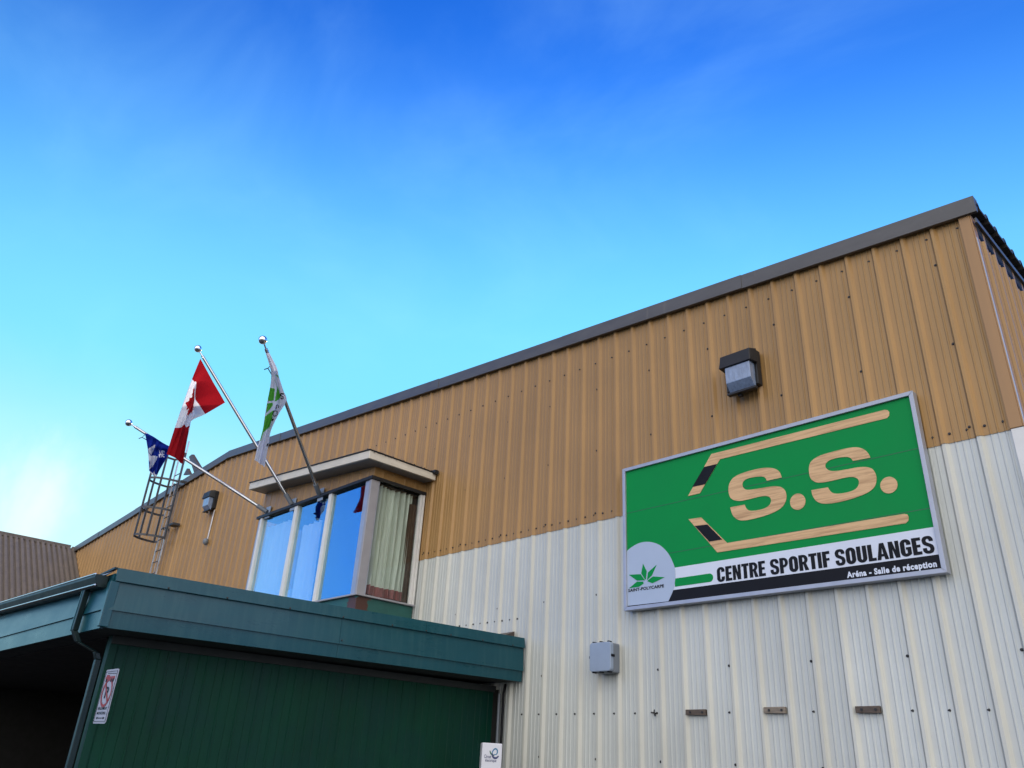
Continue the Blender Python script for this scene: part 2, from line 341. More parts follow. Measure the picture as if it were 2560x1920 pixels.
# ------------------------------------------------------------------ ground
g = MB(); g.add([(-900,-900,0),(900,-900,0),(900,900,0),(-900,900,0)], [(0,1,2,3)])
structure(g.build('ground', M['asphalt']))

# ------------------------------------------------------------------ arena building
arena = thing('arena_building', 'large arena hall with brown ribbed metal siding above white ribbed siding and a low gable', 'building', (BX, 0, 0))
XR, XL, XP = -1.58, -36.5, -18.85
def ztop(x):                                   # top of the rake trim
    zp = 7.092 + .0846*(-1.513-XP)
    return 7.092 + .0846*(-1.513-x) if x > XP else zp - .0666*(XP-x)
def rib_profile(x0, x1, first, pitch=PITCHX):
    out = []
    P = ((0, 0), (.016, .03), (.044, .03), (.074, 0), (.122, 0), (.127, .006), (.137, .006), (.142, 0), (.183, 0), (.188, .006), (.198, .006), (.203, 0), (.246, 0), (.251, .006), (.261, .006), (.266, 0))
    k = math.floor((x0-first)/pitch)-1
    while True:
        b = first+k*pitch
        if b > x1: break
        for dx, h in P:
            if x0 < b+dx*pitch/PITCHX < x1: out.append((b+dx*pitch/PITCHX, h))
        k += 1
    return [(x0, 0)]+out+[(x1, 0)]
first = -5.315-.018
prof = rib_profile(XL, XR-.0, first)
def front_sheet(z0f, z1f, off):
    s = MB(); n = len(prof)
    vs = [(x, -h-off, z0f(x)) for x, h in prof] + [(x, -h-off, z1f(x)) for x, h in prof]
    s.add(vs, [(i, i+1, n+i+1, n+i) for i in range(n-1)]); return s
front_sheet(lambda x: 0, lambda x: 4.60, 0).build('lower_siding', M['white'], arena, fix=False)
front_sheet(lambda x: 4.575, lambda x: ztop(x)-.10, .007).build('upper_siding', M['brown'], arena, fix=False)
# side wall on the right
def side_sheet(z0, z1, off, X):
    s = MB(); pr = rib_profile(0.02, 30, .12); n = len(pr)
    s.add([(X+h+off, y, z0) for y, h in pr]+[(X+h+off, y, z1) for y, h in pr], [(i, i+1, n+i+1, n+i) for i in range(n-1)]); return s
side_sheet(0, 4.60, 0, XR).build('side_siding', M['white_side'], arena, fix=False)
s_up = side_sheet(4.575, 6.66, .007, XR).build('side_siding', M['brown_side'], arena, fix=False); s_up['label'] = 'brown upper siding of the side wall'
b = MB(); b.box((XL, 30, 0), (XR, 30.1, 6.9)); b.add([(XL, 0.02, 0), (XL, 30, 0), (XL, 30, 7.3), (XL, 0.02, 7.3)], [(0,1,2,3)])
b.build('rear_wall', M['trim_brown'], arena)
# corner trim
t = MB(); t.box((XR-.105, -.052, 4.57), (XR-.001, -.009, ztop(XR)-.15)); t.box((XR-.0005, -.050, 4.57), (XR+.012, .06, 6.90))
t.build('corner_trim', M['trim_brown'], arena, bevel=.004)
t = MB(); t.box((XR-.10, -.046, 0), (XR+.004, -.004, 4.566)); t.box((XR+.0045, -.046, 0), (XR+.016, .07, 4.566))
o = t.build('corner_trim', M['white_frame'], arena, bevel=.004); o['label'] = 'white lower corner trim'
t = MB(); t.box((XR+.0125, -.046, 4.57), (XR+.020, -.034, 6.62)); t.build('corner_bead', M['alum'], arena)
# roof sheets, ribs running down the slope
rf = MB()
def roof_sheet(xa, xb):
    ys = []; y = -.038
    while y < 30.4:
        for dy, h in ((0, 0), (.02, .05), (.07, .05), (.09, 0), (.2, 0)): ys.append((y+dy, h))
        y += .275
    n = len(ys); dz = .06
    vs = [(xa, yy, ztop(xa)-dz-.03+h) for yy, h in ys]+[(xb, yy, ztop(xb)-dz-.03+h) for yy, h in ys]
    rf.add(vs, [(i, i+1, n+i+1, n+i) for i in range(n-1)])
    vs = [(p[0], p[1], p[2]-.03) for p in vs]; rf.add(vs, [(i, i+1, n+i+1, n+i) for i in range(n-1)])
    for i in range(n-1):
        for X_ in (xa,):
            (y0, h0), (y1, h1) = ys[i], ys[i+1]; zz = ztop(X_)-dz-.03
            rf.add([(X_, y0, zz+h0), (X_, y1, zz+h1), (X_, y1, zz+h1-.03), (X_, y0, zz+h0-.03)], [(0, 1, 2, 3)])
roof_sheet(-1.495, XP); roof_sheet(XL-.2, XP)
rf.build('roof', M['roof'], arena, fix=False)
e = MB(); e.box((-1.64, -.03, 6.5), (-1.60, 30.2, 6.99)); e.build('eave_gap_shade', M['roof'], arena)  # dark sheet standing in for the shade in the gaps under the eave
e = MB(); e.box((-1.546, -.036, 6.80), (-1.528, 30.2, 6.855)); e.build('eave_strip', M['fascia'], arena)
e = MB(); vs = []
for k in range(96):
    y = -.02+k*PITCHX
    for dy, zb in ((0, 6.795), (.199, 6.795), (.20, 6.6), (.262, 6.6), (.263, 6.795)): vs += [(-1.556, y+dy, zb), (-1.556, y+dy, 6.81)]
e.add(vs, [(2*i, 2*i+2, 2*i+3, 2*i+1) for i in range(len(vs)//2-1)])
e.build('eave_closure', M['brown_side'], arena)
# rake trim in lengths with visible laps
cuts = [-1.50, -4.15, -7.18, -10.22, -13.25, -16.1, XP, -21.9, -24.95, -28.0, -31.0, -36.7]
for i in range(len(cuts)-1):
    a, c = cuts[i], cuts[i+1]; o_ = .007*(i % 2)
    zl, hl, F = .0, .197, -.08-o_
    f = MB(); f.hexa([(c-.02, F, ztop(c)-hl), (a, F, ztop(a)-hl), (a, -.046, ztop(a)-hl), (c-.02, -.046, ztop(c)-hl), (c-.02, F, ztop(c)), (a, F, ztop(a)), (a, .03, ztop(a)), (c-.02, .03, ztop(c))])
    f.hexa([(c-.02, F-.007, ztop(c)-hl), (a, F-.007, ztop(a)-hl), (a, F-.0005, ztop(a)-hl), (c-.02, F-.0005, ztop(c)-hl), (c-.02, F-.007, ztop(c)-hl+.014), (a, F-.007, ztop(a)-hl+.014), (a, F-.0005, ztop(a)-hl+.014), (c-.02, F-.0005, ztop(c)-hl+.014)])
    f.build('rake_trim', M['fascia'], arena)
sc = []
for k in range(-45, 16):
    xx = first+k*PITCHX
    if k % 3 == 2:                              # lap screws: -4.72, -5.64 ...
        xl = xx-.012
        if -16 < xl < -1.9: sc += [(xl, 6.50, 0), (xl, 5.57, 0)]
        if -9.5 < xl < -1.9: sc += [(xl, 3.63, 0)] if xl < -6.3 else []
        if -7.7 < xl < -1.9: sc += [(xl, 2.70, 1), (xl, 1.76, 1)]
        if -10.3 < xl < -1.7 and not -6.2 < xl < -2.42: sc += [(xl-.02, 4.69, 0)]
    if -14.5 < xx < -1.6: sc.append((xx-.045, 6.83+.019*(-1.7-xx), 0))
    if -8.0 < xx < -2.1 and not any(a < xx+.1 < c+.1 for a, c in ((-5.30, -5.0), (-4.36, -4.1), (-3.45, -3.2))): sc.append((xx-.045, 2.245, 1))
    for q in (-.055, -.21):
        if -10.3 < xx+q < -1.7 and not -6.2 < xx+q < -2.42: sc.append((xx+q, 4.668, 0))
        if -9.3 < xx+q < -7.9: sc.append((xx+q, 3.455, 1))
def screw_mesh(s, x, z, w):
    y = -.0075 if z > 4.58 else 0.0
    s.tube([(x, y+.002, z), (x, y-.004, z), (x, y-.0045, z), (x, y-.012, z)], [.014, .014, .010, .008], 8)
sc.sort(key=lambda q: (q[0])**2+(q[1]-1.6)**2)
sm = MB(); screw_mesh(sm, BX, 6, 0); sm = [p-Vector((BX, 0, 6)) for p in sm.v], sm.f
me0 = bpy.data.meshes.new('screw'); me0.from_pydata([tuple(p) for p in sm[0]], [], sm[1]); me0.materials.append(M['screw'])
for x, z, w_ in sc[:95]:
    o = bpy.data.objects.new('screw', me0); C.objects.link(o); o.parent = arena
    o.location = (x-BX, (0 if z > 4.58 else .0075), z)
rest = MB()
for x, z, w_ in sc[95:]: screw_mesh(rest, x, z, w_)
if len(sc) > 95:
    o = rest.build('far_screws', M['screw'], arena); o['kind'] = 'stuff'

# ---- bay window (part of the arena)
BXL, BXR, BY = -14.16, -10.36, -1.08
core = MB()                                     # header, ceiling, floor and back of the bay
hp = rib_profile(BXL, BXR, first, .22); n = len(hp)
core.add([(x, BY+.02-h*.35, 5.70) for x, h in hp]+[(x, BY+.02-h*.35, 6.17 if x > -11 else 6.3) for x, h in hp], [(i, i+1, n+i+1, n+i) for i in range(n-1)])
hp2 = rib_profile(BY+.02, -.0, -.9, .22); n = len(hp2)
core.add([(BXR-.02+h*.35, y, 5.70) for y, h in hp2]+[(BXR-.02+h*.35, y, 6.02) for y, h in hp2], [(i, i+1, n+i+1, n+i) for i in range(n-1)])
core.add([(BXL, BY+.02, 5.7), (BXL, 0, 5.7), (BXL, 0, 6.3), (BXL, BY+.02, 6.3)], [(0, 1, 2, 3)])
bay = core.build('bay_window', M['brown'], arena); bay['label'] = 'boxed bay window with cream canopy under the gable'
ins = MB(); ins.box((BXL+.06, -.08, 3.9), (BXR-.1, -.06, 5.68)); ins.box((BXL+.05, BY+.08, 5.66), (BXR-.06, -.05, 5.69)); ins.box((BXL+.05, BY+.08, 3.80), (BXR-.06, -.05, 3.84))
ins.build('dark_lining', M['dark_in'], bay)
cz = lambda x: 6.027+(6.36-6.027)*(x+10.1)/(-14.27+10.1)
can = MB(); xa, xb = -14.27, -10.1; yf = -1.375
can.hexa([(xa, yf, cz(xa)-.135), (xb, yf, cz(xb)-.135), (xb+.012, -.035, 5.888), (xa, -.035, cz(xa)-.14), (xa, yf, cz(xa)), (xb, yf, cz(xb)), (xb+.012, -.035, 6.006), (xa, -.035, cz(xa))])
can.build('canopy', M['cream'], bay, bevel=.008)
can = MB(); can.hexa([(xa-.02, yf-.02, cz(xa)+.002), (xb+.02, yf-.02, cz(xb)+.002), (xb+.03, -.03, 6.010), (xa-.02, -.03, cz(xa)+.004), (xa-.02, yf-.02, cz(xa)+.014), (xb+.02, yf-.02, cz(xb)+.014), (xb+.03, -.03, 6.022), (xa-.02, -.03, cz(xa)+.016)])
for i in range(18):
    yy = -1.3+i*.072; can.ball((xb+.02, yy, 6.02+.006*(i % 3)), .013, 0, 6, 4)
can.box((xb-.03, -.11, 5.985), (xb+.075, -.032, 6.05))
can.build('canopy_flashing', M['bronze'], bay)
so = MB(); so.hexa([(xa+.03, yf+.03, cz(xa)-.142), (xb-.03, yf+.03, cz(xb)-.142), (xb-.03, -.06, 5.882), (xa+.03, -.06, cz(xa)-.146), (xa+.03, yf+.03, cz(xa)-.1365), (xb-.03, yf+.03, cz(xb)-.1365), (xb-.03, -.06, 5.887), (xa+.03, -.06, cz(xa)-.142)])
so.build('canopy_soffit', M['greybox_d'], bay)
dr = MB(); dr.box((BXL-.04, BY-.055, 5.675), (BXR+.05, BY+.02, 5.725)); dr.box((BXR+.001, BY+.0205, 5.675), (BXR+.05, -.035, 5.725)); dr.build('drip_edge', M['bronze'], bay)
def post(a, c, mt, nm='mullion', bev=.004): 
    q = MB(); q.box(a, c); return q.build(nm, M[mt], bay, bevel=bev)
post((BXL, BY-.012, 3.86), (BXL+.09, BY+.05, 5.674), 'alum')
post((BXL+.095, BY-.035, 3.86), (BXL+.17, BY+.05, 5.674), 'white_frame')
post((-12.78, BY-.03, 3.86), (-12.67, BY+.05, 5.674), 'white_frame')
post((-11.63, BY-.03, 3.86), (-11.535, BY+.05, 5.674), 'white_frame')
post((BXR-.17, BY-.02, 3.86), (BXR-.055, BY+.05, 5.674), 'alum', 'corner_post')
post((BXR-.05, BY-.03, 3.86), (BXR+.012, BY+.115, 5.674), 'grey_frame', 'corner_post')
post((BXR-.05, BY+.118, 3.86), (BXR+.008, BY+.135, 5.674), 'alum', 'corner_post', .002)
post((BXR-.05, -.115, 3.86), (BXR+.02, -.075, 5.674), 'white_frame')
post((BXR-.05, -.070, 3.86), (BXR+.035, -.035, 5.674), 'white_frame')
for a, c in ((BXL+.17, -12.78), (-12.67, -11.63), (-11.535, BXR-.17)):
    q = MB(); q.box((a, BY+.02, 3.88), (c, BY+.026, 5.674)); q.build('pane', M['pane_r'], bay)
q = MB(); q.box((BXR-.03, BY+.135, 3.88), (BXR-.024, -.115, 5.674)); o = q.build('pane', M['pane_c'], bay); o['label'] = 'side pane with curtain behind'
q = MB(); q.box((BXL-.01, BY-.05, 3.835), (BXR-.03, BY+.04, 3.862)); q.box((BXR-.0295, BY-.05, 3.835), (BXR+.05, -.03, 3.862)); q.build('sill', M['grey_frame'], bay, bevel=.004)
q = MB(); q.box((BXL, BY+.0, 2.9), (BXR-.001, BY+.06, 3.832)); q.box((BXR-.06, BY+.0605, 2.9), (BXR, -.035, 3.832)); q.box((BXR-.16, BY-.012, 2.9), (BXR+.006, BY-.0005, 3.80)); q.build('base_panel', M['teal_rust'], bay)
# curtains hang behind the panes
def curtain(name, a, c, z0, z1, waves, amp, mts, label, split=.07, gather=.0):
    a = Vector(a); c = Vector(c); d = c-a; nrm = Vector((-d.y, d.x, 0)).normalized(); s = MB(); nu = waves*10; nv = 24
    for j in range(nv+1):
        v = j/nv
        for i in range(nu+1):
            u = i/nu; ph = 2*math.pi*waves*u
            h = amp*(.6+.4*math.sin(u*9.3+1))*math.sin(ph+.8*math.sin(3*v+u*5))+.015*math.sin(ph*2.3)
            p = a+d*(u+.012*math.sin(ph*1.7+v*3)*(v-.2)); s.v.append(Vector((p.x, p.y, z1+(z0-z1)*v))+nrm*h)
    for j in range(nv):
        for i in range(nu):
            s.f.append([j*(nu+1)+i, j*(nu+1)+i+1, (j+1)*(nu+1)+i+1, (j+1)*(nu+1)+i]); s.m.append(1 if (len(mts) > 1 and (j+1)/nv > 1-split) else 0)
    o = s.build(name, mts, None, smooth=80, base=(a.x, a.y, z0), fix=False); tag(o, label, 'curtain'); return o
curtain('curtain', (BXR-.12, BY+.16, 0), (BXR-.12, -.19, 0), 3.90, 5.64, 8, .085, [M['curtain'], M['curtain_b']], 'pale green curtain with pink lower border behind the narrow side pane of the bay window')
curtain('curtain', (BXR-.085, -.235, 0), (BXR-.085, -.11, 0), 3.86, 5.5, 3, .03, [M['drape']], 'dark brown drape gathered at the wall end of the narrow side pane')
curtain('curtain', (BXL+.2, BY+.10, 0), (-12.95, BY+.10, 0), 3.87, 5.5, 7, .05, [M['sheer']], 'white curtain behind the leftmost front pane of the bay window')
curtain('curtain', (-12.6, BY+.10, 0), (-11.95, BY+.10, 0), 3.87, 5.3, 4, .05, [M['sheer']], 'white curtain behind the middle front pane of the bay window')

# ------------------------------------------------------------------ left wing with a steep ribbed roof
wing = thing('arena_wing', 'tan wing with steep ribbed metal roof meeting the arena wall at the left edge', 'building', (-27, -3, 0))
XRi, ZRi = -30.56, 7.76; SL = 1.391/1.79
wr = MB(); ys = []; y = -.02
while y > -6:
    for dy, h in ((0, 0), (.02, .07), (.095, .07), (.115, 0)): ys.append((y-dy, h))
    y -= .165
nx, nz = SL/math.hypot(1, SL), 1/math.hypot(1, SL)
n = len(ys); xb_ = -25.9; zb_ = ZRi-SL*(xb_-XRi)
vs = [(XRi+nx*h, yy, ZRi+nz*h) for yy, h in ys]+[(xb_+nx*h, yy, zb_+nz*h) for yy, h in ys]
wr.add(vs, [(i, i+1, n+i+1, n+i) for i in range(n-1)])
wr.add([(XRi-.05, -.02, ZRi), (XRi-.05, -6, ZRi), (-35.2, -6, zb_), (-35.2, -.02, zb_)], [(0, 1, 2, 3)])
wr.build('roof', M['wing'], wing, fix=False)
wc = MB(); wc.hexa([(XRi-.1, -6, ZRi-.0), (XRi+.10, -6, ZRi-.045), (XRi+.10, -.18, ZRi-.045), (XRi-.1, -.18, ZRi), (XRi-.1, -6, ZRi+.10), (XRi+.12, -6, ZRi+.075), (XRi+.12, -.18, ZRi+.075), (XRi-.1, -.18, ZRi+.10)])
wc.build('ridge_cap', M['wing'], wing)
ww = MB(); ww.box((-35.2, -6, 0), (-26.0, -.05, zb_-.02)); ww.build('wall', M['trim_brown'], wing)

# ------------------------------------------------------------------ entrance vestibule
ves = thing('entrance_vestibule', 'low dark green entrance annex with a teal roof fascia, joined to the white siding', 'annex', (-8.5, -2.5, 0))
FD = Vector((.068, .998, 0)); FO = Vector((-7.808, 0, 0))
def fp(t, off=0.0): return FO + FD*(t/.998) + Vector((.998, -.068, 0))*off     # t = y along the fascia
def lerp(a, c, q): return a+(c-a)*q
def fband(y0, y1, zz, o0, o1, th=.03):            # zz: z at wall bottom/top and at corner bottom/top
    s = MB(); (wb, wt), (cb, ct) = zz
    A = fp(y0); B = fp(y1); n_ = Vector((.998, -.068, 0))
    def pt(P, z, o): q = P+n_*o; return (q.x, q.y, z)
    q0, q1 = y0/-5.2, y1/-5.2
    zb0, zb1 = lerp(wb, cb, q0), lerp(wb, cb, q1); zt0, zt1 = lerp(wt, ct, q0), lerp(wt, ct, q1)
    s.hexa([pt(B, zb1, o0), pt(A, zb0, o0), pt(A, zb0, o0-th), pt(B, zb1, o0-th), pt(B, zt1, o1), pt(A, zt0, o1), pt(A, zt0, o1-th), pt(B, zt1, o1-th)]); return s
YE = -.04
def seamed(name, z, o0, o1, cuts):
    for a, c in zip(cuts[:-1], cuts[1:]): fband(a, c+.003, z, o0, o1).build(name, M['teal'], ves)
seamed('fascia', ((3.055, 3.182), (3.023, 3.147)), .046, .030, (YE, -1.62, -5.2))
seamed('fascia', ((2.764, 3.06), (2.756, 3.028)), .034, .012, (YE, -2.75, -5.196))
seamed('fascia', ((2.636, 2.769), (2.597, 2.761)), .004, .012, (YE, -2.75, -5.19))
XF = -20
for (z0, z1, yo0, yo1) in ((3.031, 3.10, .0, .0), (2.756, 3.028, .032, .008), (2.590, 2.761, .006, .012)):
    q = MB(); x1 = -8.166-.02; q.hexa([(XF, -5.2-yo0, z0), (x1, -5.2-yo0, z0), (x1, -5.17-yo0, z0), (XF, -5.17-yo0, z0), (XF, -5.2-yo1, z1), (x1, -5.2-yo1, z1), (x1, -5.17-yo1, z1), (XF, -5.17-yo1, z1)])
    q.build('fascia', M['teal'], ves)
q = MB(); q.hexa([(-8.19, -5.236, 2.60), (-8.128, -5.236, 2.60), (-8.128, -5.15, 2.60), (-8.19, -5.15, 2.60), (-8.19, -5.236, 3.02), (-8.128, -5.236, 3.02), (-8.128, -5.15, 3.02), (-8.19, -5.15, 3.02)])
q.build('corner_cap', M['teal'], ves, bevel=.006)
for yy in (-.25, -.75, -1.25, -1.62, -2.1, -2.75, -3.4, -4.1, -4.7):
    q = MB(); P = fp(yy, .044); z = lerp(3.066, 3.034, yy/-5.2); q.ball((P.x, P.y, z), .011, 0, 8, 5); q.build('screw', M['screw'], ves)
q = MB(); P = fp(-2.72, .032); q.ball((P.x, P.y, 2.80), .011, 0, 8, 5); q.build('screw', M['screw'], ves)
rfm = MB(); a = fp(-.04, -.03); c = fp(-5.18, -.03)
rfm.hexa([(XF, -5.18, 3.02), (c.x, -5.18, 3.02), (a.x, -.04, 3.05), (XF, -.04, 3.05), (XF, -5.18, 3.085), (c.x, -5.18, 3.085), (a.x, -.04, 3.12), (XF, -.04, 3.12)]); rfm.build('roof', M['soffit'], ves)
rfm = MB(); rfm.hexa([(XF, -5.17, 2.60), (c.x, -5.17, 2.60), (a.x, -.04, 2.64), (XF, -.04, 2.60), (XF, -5.17, 2.612), (c.x, -5.17, 2.612), (a.x, -.04, 2.652), (XF, -.04, 2.612)]); rfm.build('soffit', M['soffit'], ves)
rk = MB()                                         # raised drip flashing over the gutter
rk.hexa([(XF, -5.24, 3.215), (-8.60, -5.24, 3.105), (-8.60, -5.19, 3.105), (XF, -5.19, 3.215), (XF, -5.24, 3.235), (-8.60, -5.24, 3.122), (-8.60, -5.19, 3.125), (XF, -5.19, 3.235)])
rk.hexa([(-8.60, -5.24, 3.105), (-8.18, -5.22, 3.14), (-8.18, -5.19, 3.14), (-8.60, -5.19, 3.105), (-8.60, -5.24, 3.122), (-8.18, -5.22, 3.158), (-8.18, -5.19, 3.158), (-8.60, -5.19, 3.125)])
rk.build('roof_edge', M['gutter'], ves)
# gutter
gz = lambda x: .024*(-8.3-x)
gt = MB(); gx0, gx1 = XF, -8.30
def gut(pr, x0, x1):
    n = len(pr); gt.add([(x0, y, z+gz(x0)) for y, z in pr]+[(x1, y, z+gz(x1)) for y, z in pr], [(i, i+1, n+i+1, n+i) for i in range(n-1)])
pr = [(-5.215, 3.08), (-5.215, 2.975), (-5.29, 2.97), (-5.31, 3.0), (-5.335, 3.055), (-5.335, 3.085), (-5.32, 3.085), (-5.31, 3.06)]
gut(pr, gx0, gx1); gt.add([(gx1, y, z) for y, z in pr[:6]], [tuple(range(6))])
gt.add([(gx1+.004, y, z) for y, z in pr[:6]], [tuple(range(6))])
gut_o = gt.build('gutter', M['gutter'], ves, fix=False)
q = MB(); q.tube([(gx0, -5.338, 2.985+gz(gx0)), (gx1, -5.318, 2.985+gz(gx1))], .008, 6); q.tube([(gx0, -5.338, 3.085+gz(gx0)), (gx1, -5.338, 3.085+gz(gx1))], .008, 6); q.build('gutter_lip', M['pole'], gut_o)
q = MB(); q.hexa([(-8.62, -5.26, 3.10), (-8.26, -5.25, 3.09), (-8.24, -5.20, 3.13), (-8.6, -5.2, 3.115), (-8.62, -5.255, 3.104), (-8.26, -5.245, 3.094), (-8.24, -5.195, 3.134), (-8.6, -5.195, 3.119)]); q.build('gutter_flap', M['alum'], gut_o)
# downspout
def rect_run(s, pts, wx, wy):
    for a, c in zip(pts[:-1], pts[1:]):
        a = Vector(a); c = Vector(c)
        def ring(p): return [(p.x-wx, p.y-wy, p.z), (p.x+wx, p.y-wy, p.z), (p.x+wx, p.y+wy, p.z), (p.x-wx, p.y+wy, p.z)]
        s.hexa(ring(c)+ring(a))
ds = MB(); rect_run(ds, [(-8.70, -5.265, 2.99), (-8.76, -5.255, 2.60), (-8.74, -5.20, 2.50), (-8.70, -5.02, 2.42), (-8.70, -4.99, 2.36), (-8.70, -4.99, 0.1)], .031, .026)
dso = ds.build('downspout', M['gutter'], ves, bevel=.006)
q = MB(); rect_run(q, [(-8.740, -5.265, 2.99), (-8.800, -5.255, 2.60)], .008, .030); q.build('downspout_seam', M['teal'], dso)
# green wall under the fascia
WN = Vector((.998, -.068, 0)); WO = Vector((-8.33, 0, 0)); 
wl = MB(); prw = []
y = -.02
while y > -4.92:
    for dy, h in ((0, 0), (.006, .010), (.02, .010), (.026, 0), (.10, 0), (.105, -.004), (.113, 0)):
        if y-dy > -4.92: prw.append((y-dy, h))
    y -= .205
prw.append((-4.92, 0)); n = len(prw)
def wp(yy, h, z): p = WO+FD*(yy/.998)+WN*h; return (p.x, p.y, z)
wl.add([wp(yy, h, 0) for yy, h in prw]+[wp(yy, h, 2.60) for yy, h in prw], [(i, i+1, n+i+1, n+i) for i in range(n-1)])
wl.add([wp(-4.92, 0, 0), wp(-4.92, 0, 2.6), wp(-4.92, -.14, 2.6), wp(-4.92, -.14, 0)], [(0, 1, 2, 3)])
wl.add([wp(-.02, -.16, 0), wp(-.02, -.16, 2.6), wp(-4.92, -.16, 2.6), wp(-4.92, -.16, 0)], [(0, 1, 2, 3)])
wl.build('wall', M['green'], ves, fix=False)
q = MB(); q.hexa([wp(-.02, .004, 2.52), wp(-4.92, .004, 2.52), wp(-4.92, .03, 2.52), wp(-.02, .03, 2.52), wp(-.02, .004, 2.598), wp(-4.92, .004, 2.598), wp(-4.92, .03, 2.598), wp(-.02, .03, 2.598)]); q.build('top_trim', M['soffit'], ves)
q = MB(); q.hexa([wp(-4.86, .004, 0), wp(-4.925, .004, 0), wp(-4.925, .012, 0), wp(-4.86, .012, 0), wp(-4.86, .004, 2.51), wp(-4.925, .004, 2.51), wp(-4.925, .012, 2.51), wp(-4.86, .012, 2.51)]); q.build('corner_trim', M['green'], ves)
q = MB(); q.box((-20, -.9, .02), (-8.6, -.8, 2.6)); q.box((-20, -4.9, .02), (-19.9, -.9, 2.6)); q.box((-20, -4.9, .02), (-8.75, -.9, .05)); q.box((-20, -4.9, 2.585), (-8.9, -.9, 2.597)); q.build('porch_lining', M['void'], ves)
fl = MB(); fl.hexa([(-8.5, -.20, 3.19), (-7.99, -.20, 3.205), (-7.99, -.034, 3.205), (-8.5, -.034, 3.19), (-8.5, -.20, 3.2), (-7.99, -.20, 3.215), (-7.99, -.034, 3.285), (-8.5, -.034, 3.27)]); fl.build('wall_flashing', M['copper'], ves)
st = MB(); st.box((-8.34, -.045, 0), (-8.235, -.034, 2.55)); st.build('end_board', M['void'], ves)
# cable and thin pipe beside it
pp = MB(); pp.tube([(-8.205, -.05, 2.5), (-8.20, -.05, 1.5), (-8.20, -.05, .2)], .02, 8)
o = pp.build('conduit_pipe', M['greybox_d'], None, smooth=60, base=(-8.2, -.05, .2)); tag(o, 'straight grey conduit in the dark gap at the end of the green wall', 'conduit')
pp = MB(); pp.tube([(-8.13, -.02, 2.62), (-8.125, -.05, 2.5), (-8.12, -.055, 2.35), (-8.12, -.055, 1.2), (-8.12, -.055, .2)], .017, 8)
o = pp.build('cable', M['black'], None, smooth=60, base=(-8.12, -.05, .2)); tag(o, 'black cable curving down the white siding beside the green wall', 'cable')

# ------------------------------------------------------------------ lettering helper
def letters(body, name, mtl, parent, x0, x1, z0, z1, y, bold=0.0, spacing=1.0, shear=0.0, frame=None, thick=.003, base=None):
    cu = bpy.data.curves.new('letters', 'FONT'); cu.body = body; cu.size = 1; cu.offset = bold; cu.extrude = 0; cu.space_character = spacing; cu.shear = shear
    cu.resolution_u = 4
    ob = bpy.data.objects.new('letters', cu); C.objects.link(ob); bpy.context.view_layer.update()
    dg = bpy.context.evaluated_depsgraph_get(); me = bpy.data.meshes.new_from_object(ob.evaluated_get(dg))
    bpy.data.objects.remove(ob); xs = [v.co.x for v in me.vertices]; ys_ = [v.co.y for v in me.vertices]
    ax, bx, ay, by = min(xs), max(xs), min(ys_), max(ys_)
    o0 = ORG[parent.name]
    for v in me.vertices:
        u = (v.co.x-ax)/(bx-ax); q = (v.co.y-ay)/(by-ay)
        if frame: p = frame(x0+(x1-x0)*u, z0+(z1-z0)*q)
        else: p = Vector((x0+(x1-x0)*u, y, z0+(z1-z0)*q))
        v.co = p-o0
    me.materials.clear(); me.materials.append(mtl); me.name = name
    o = bpy.data.objects.new(name, me); C.objects.link(o); o.parent = parent; ORG[o.name] = o0
    return o

def smooth_outline(pts, corners, k=6):
    n = len(pts); out = []
    for i in range(n):
        p0, p1, p2, p3 = pts[i-1], pts[i], pts[(i+1) % n], pts[(i+2) % n]
        if i in corners: p0 = p1
        if (i+1) % n in corners: p3 = p2
        for j in range(k):
            t = j/k
            out.append(tuple(.5*((2*p1[d])+(-p0[d]+p2[d])*t+(2*p0[d]-5*p1[d]+4*p2[d]-p3[d])*t*t+(-p0[d]+3*p1[d]-3*p2[d]+p3[d])*t**3) for d in (0, 1)))
    return out
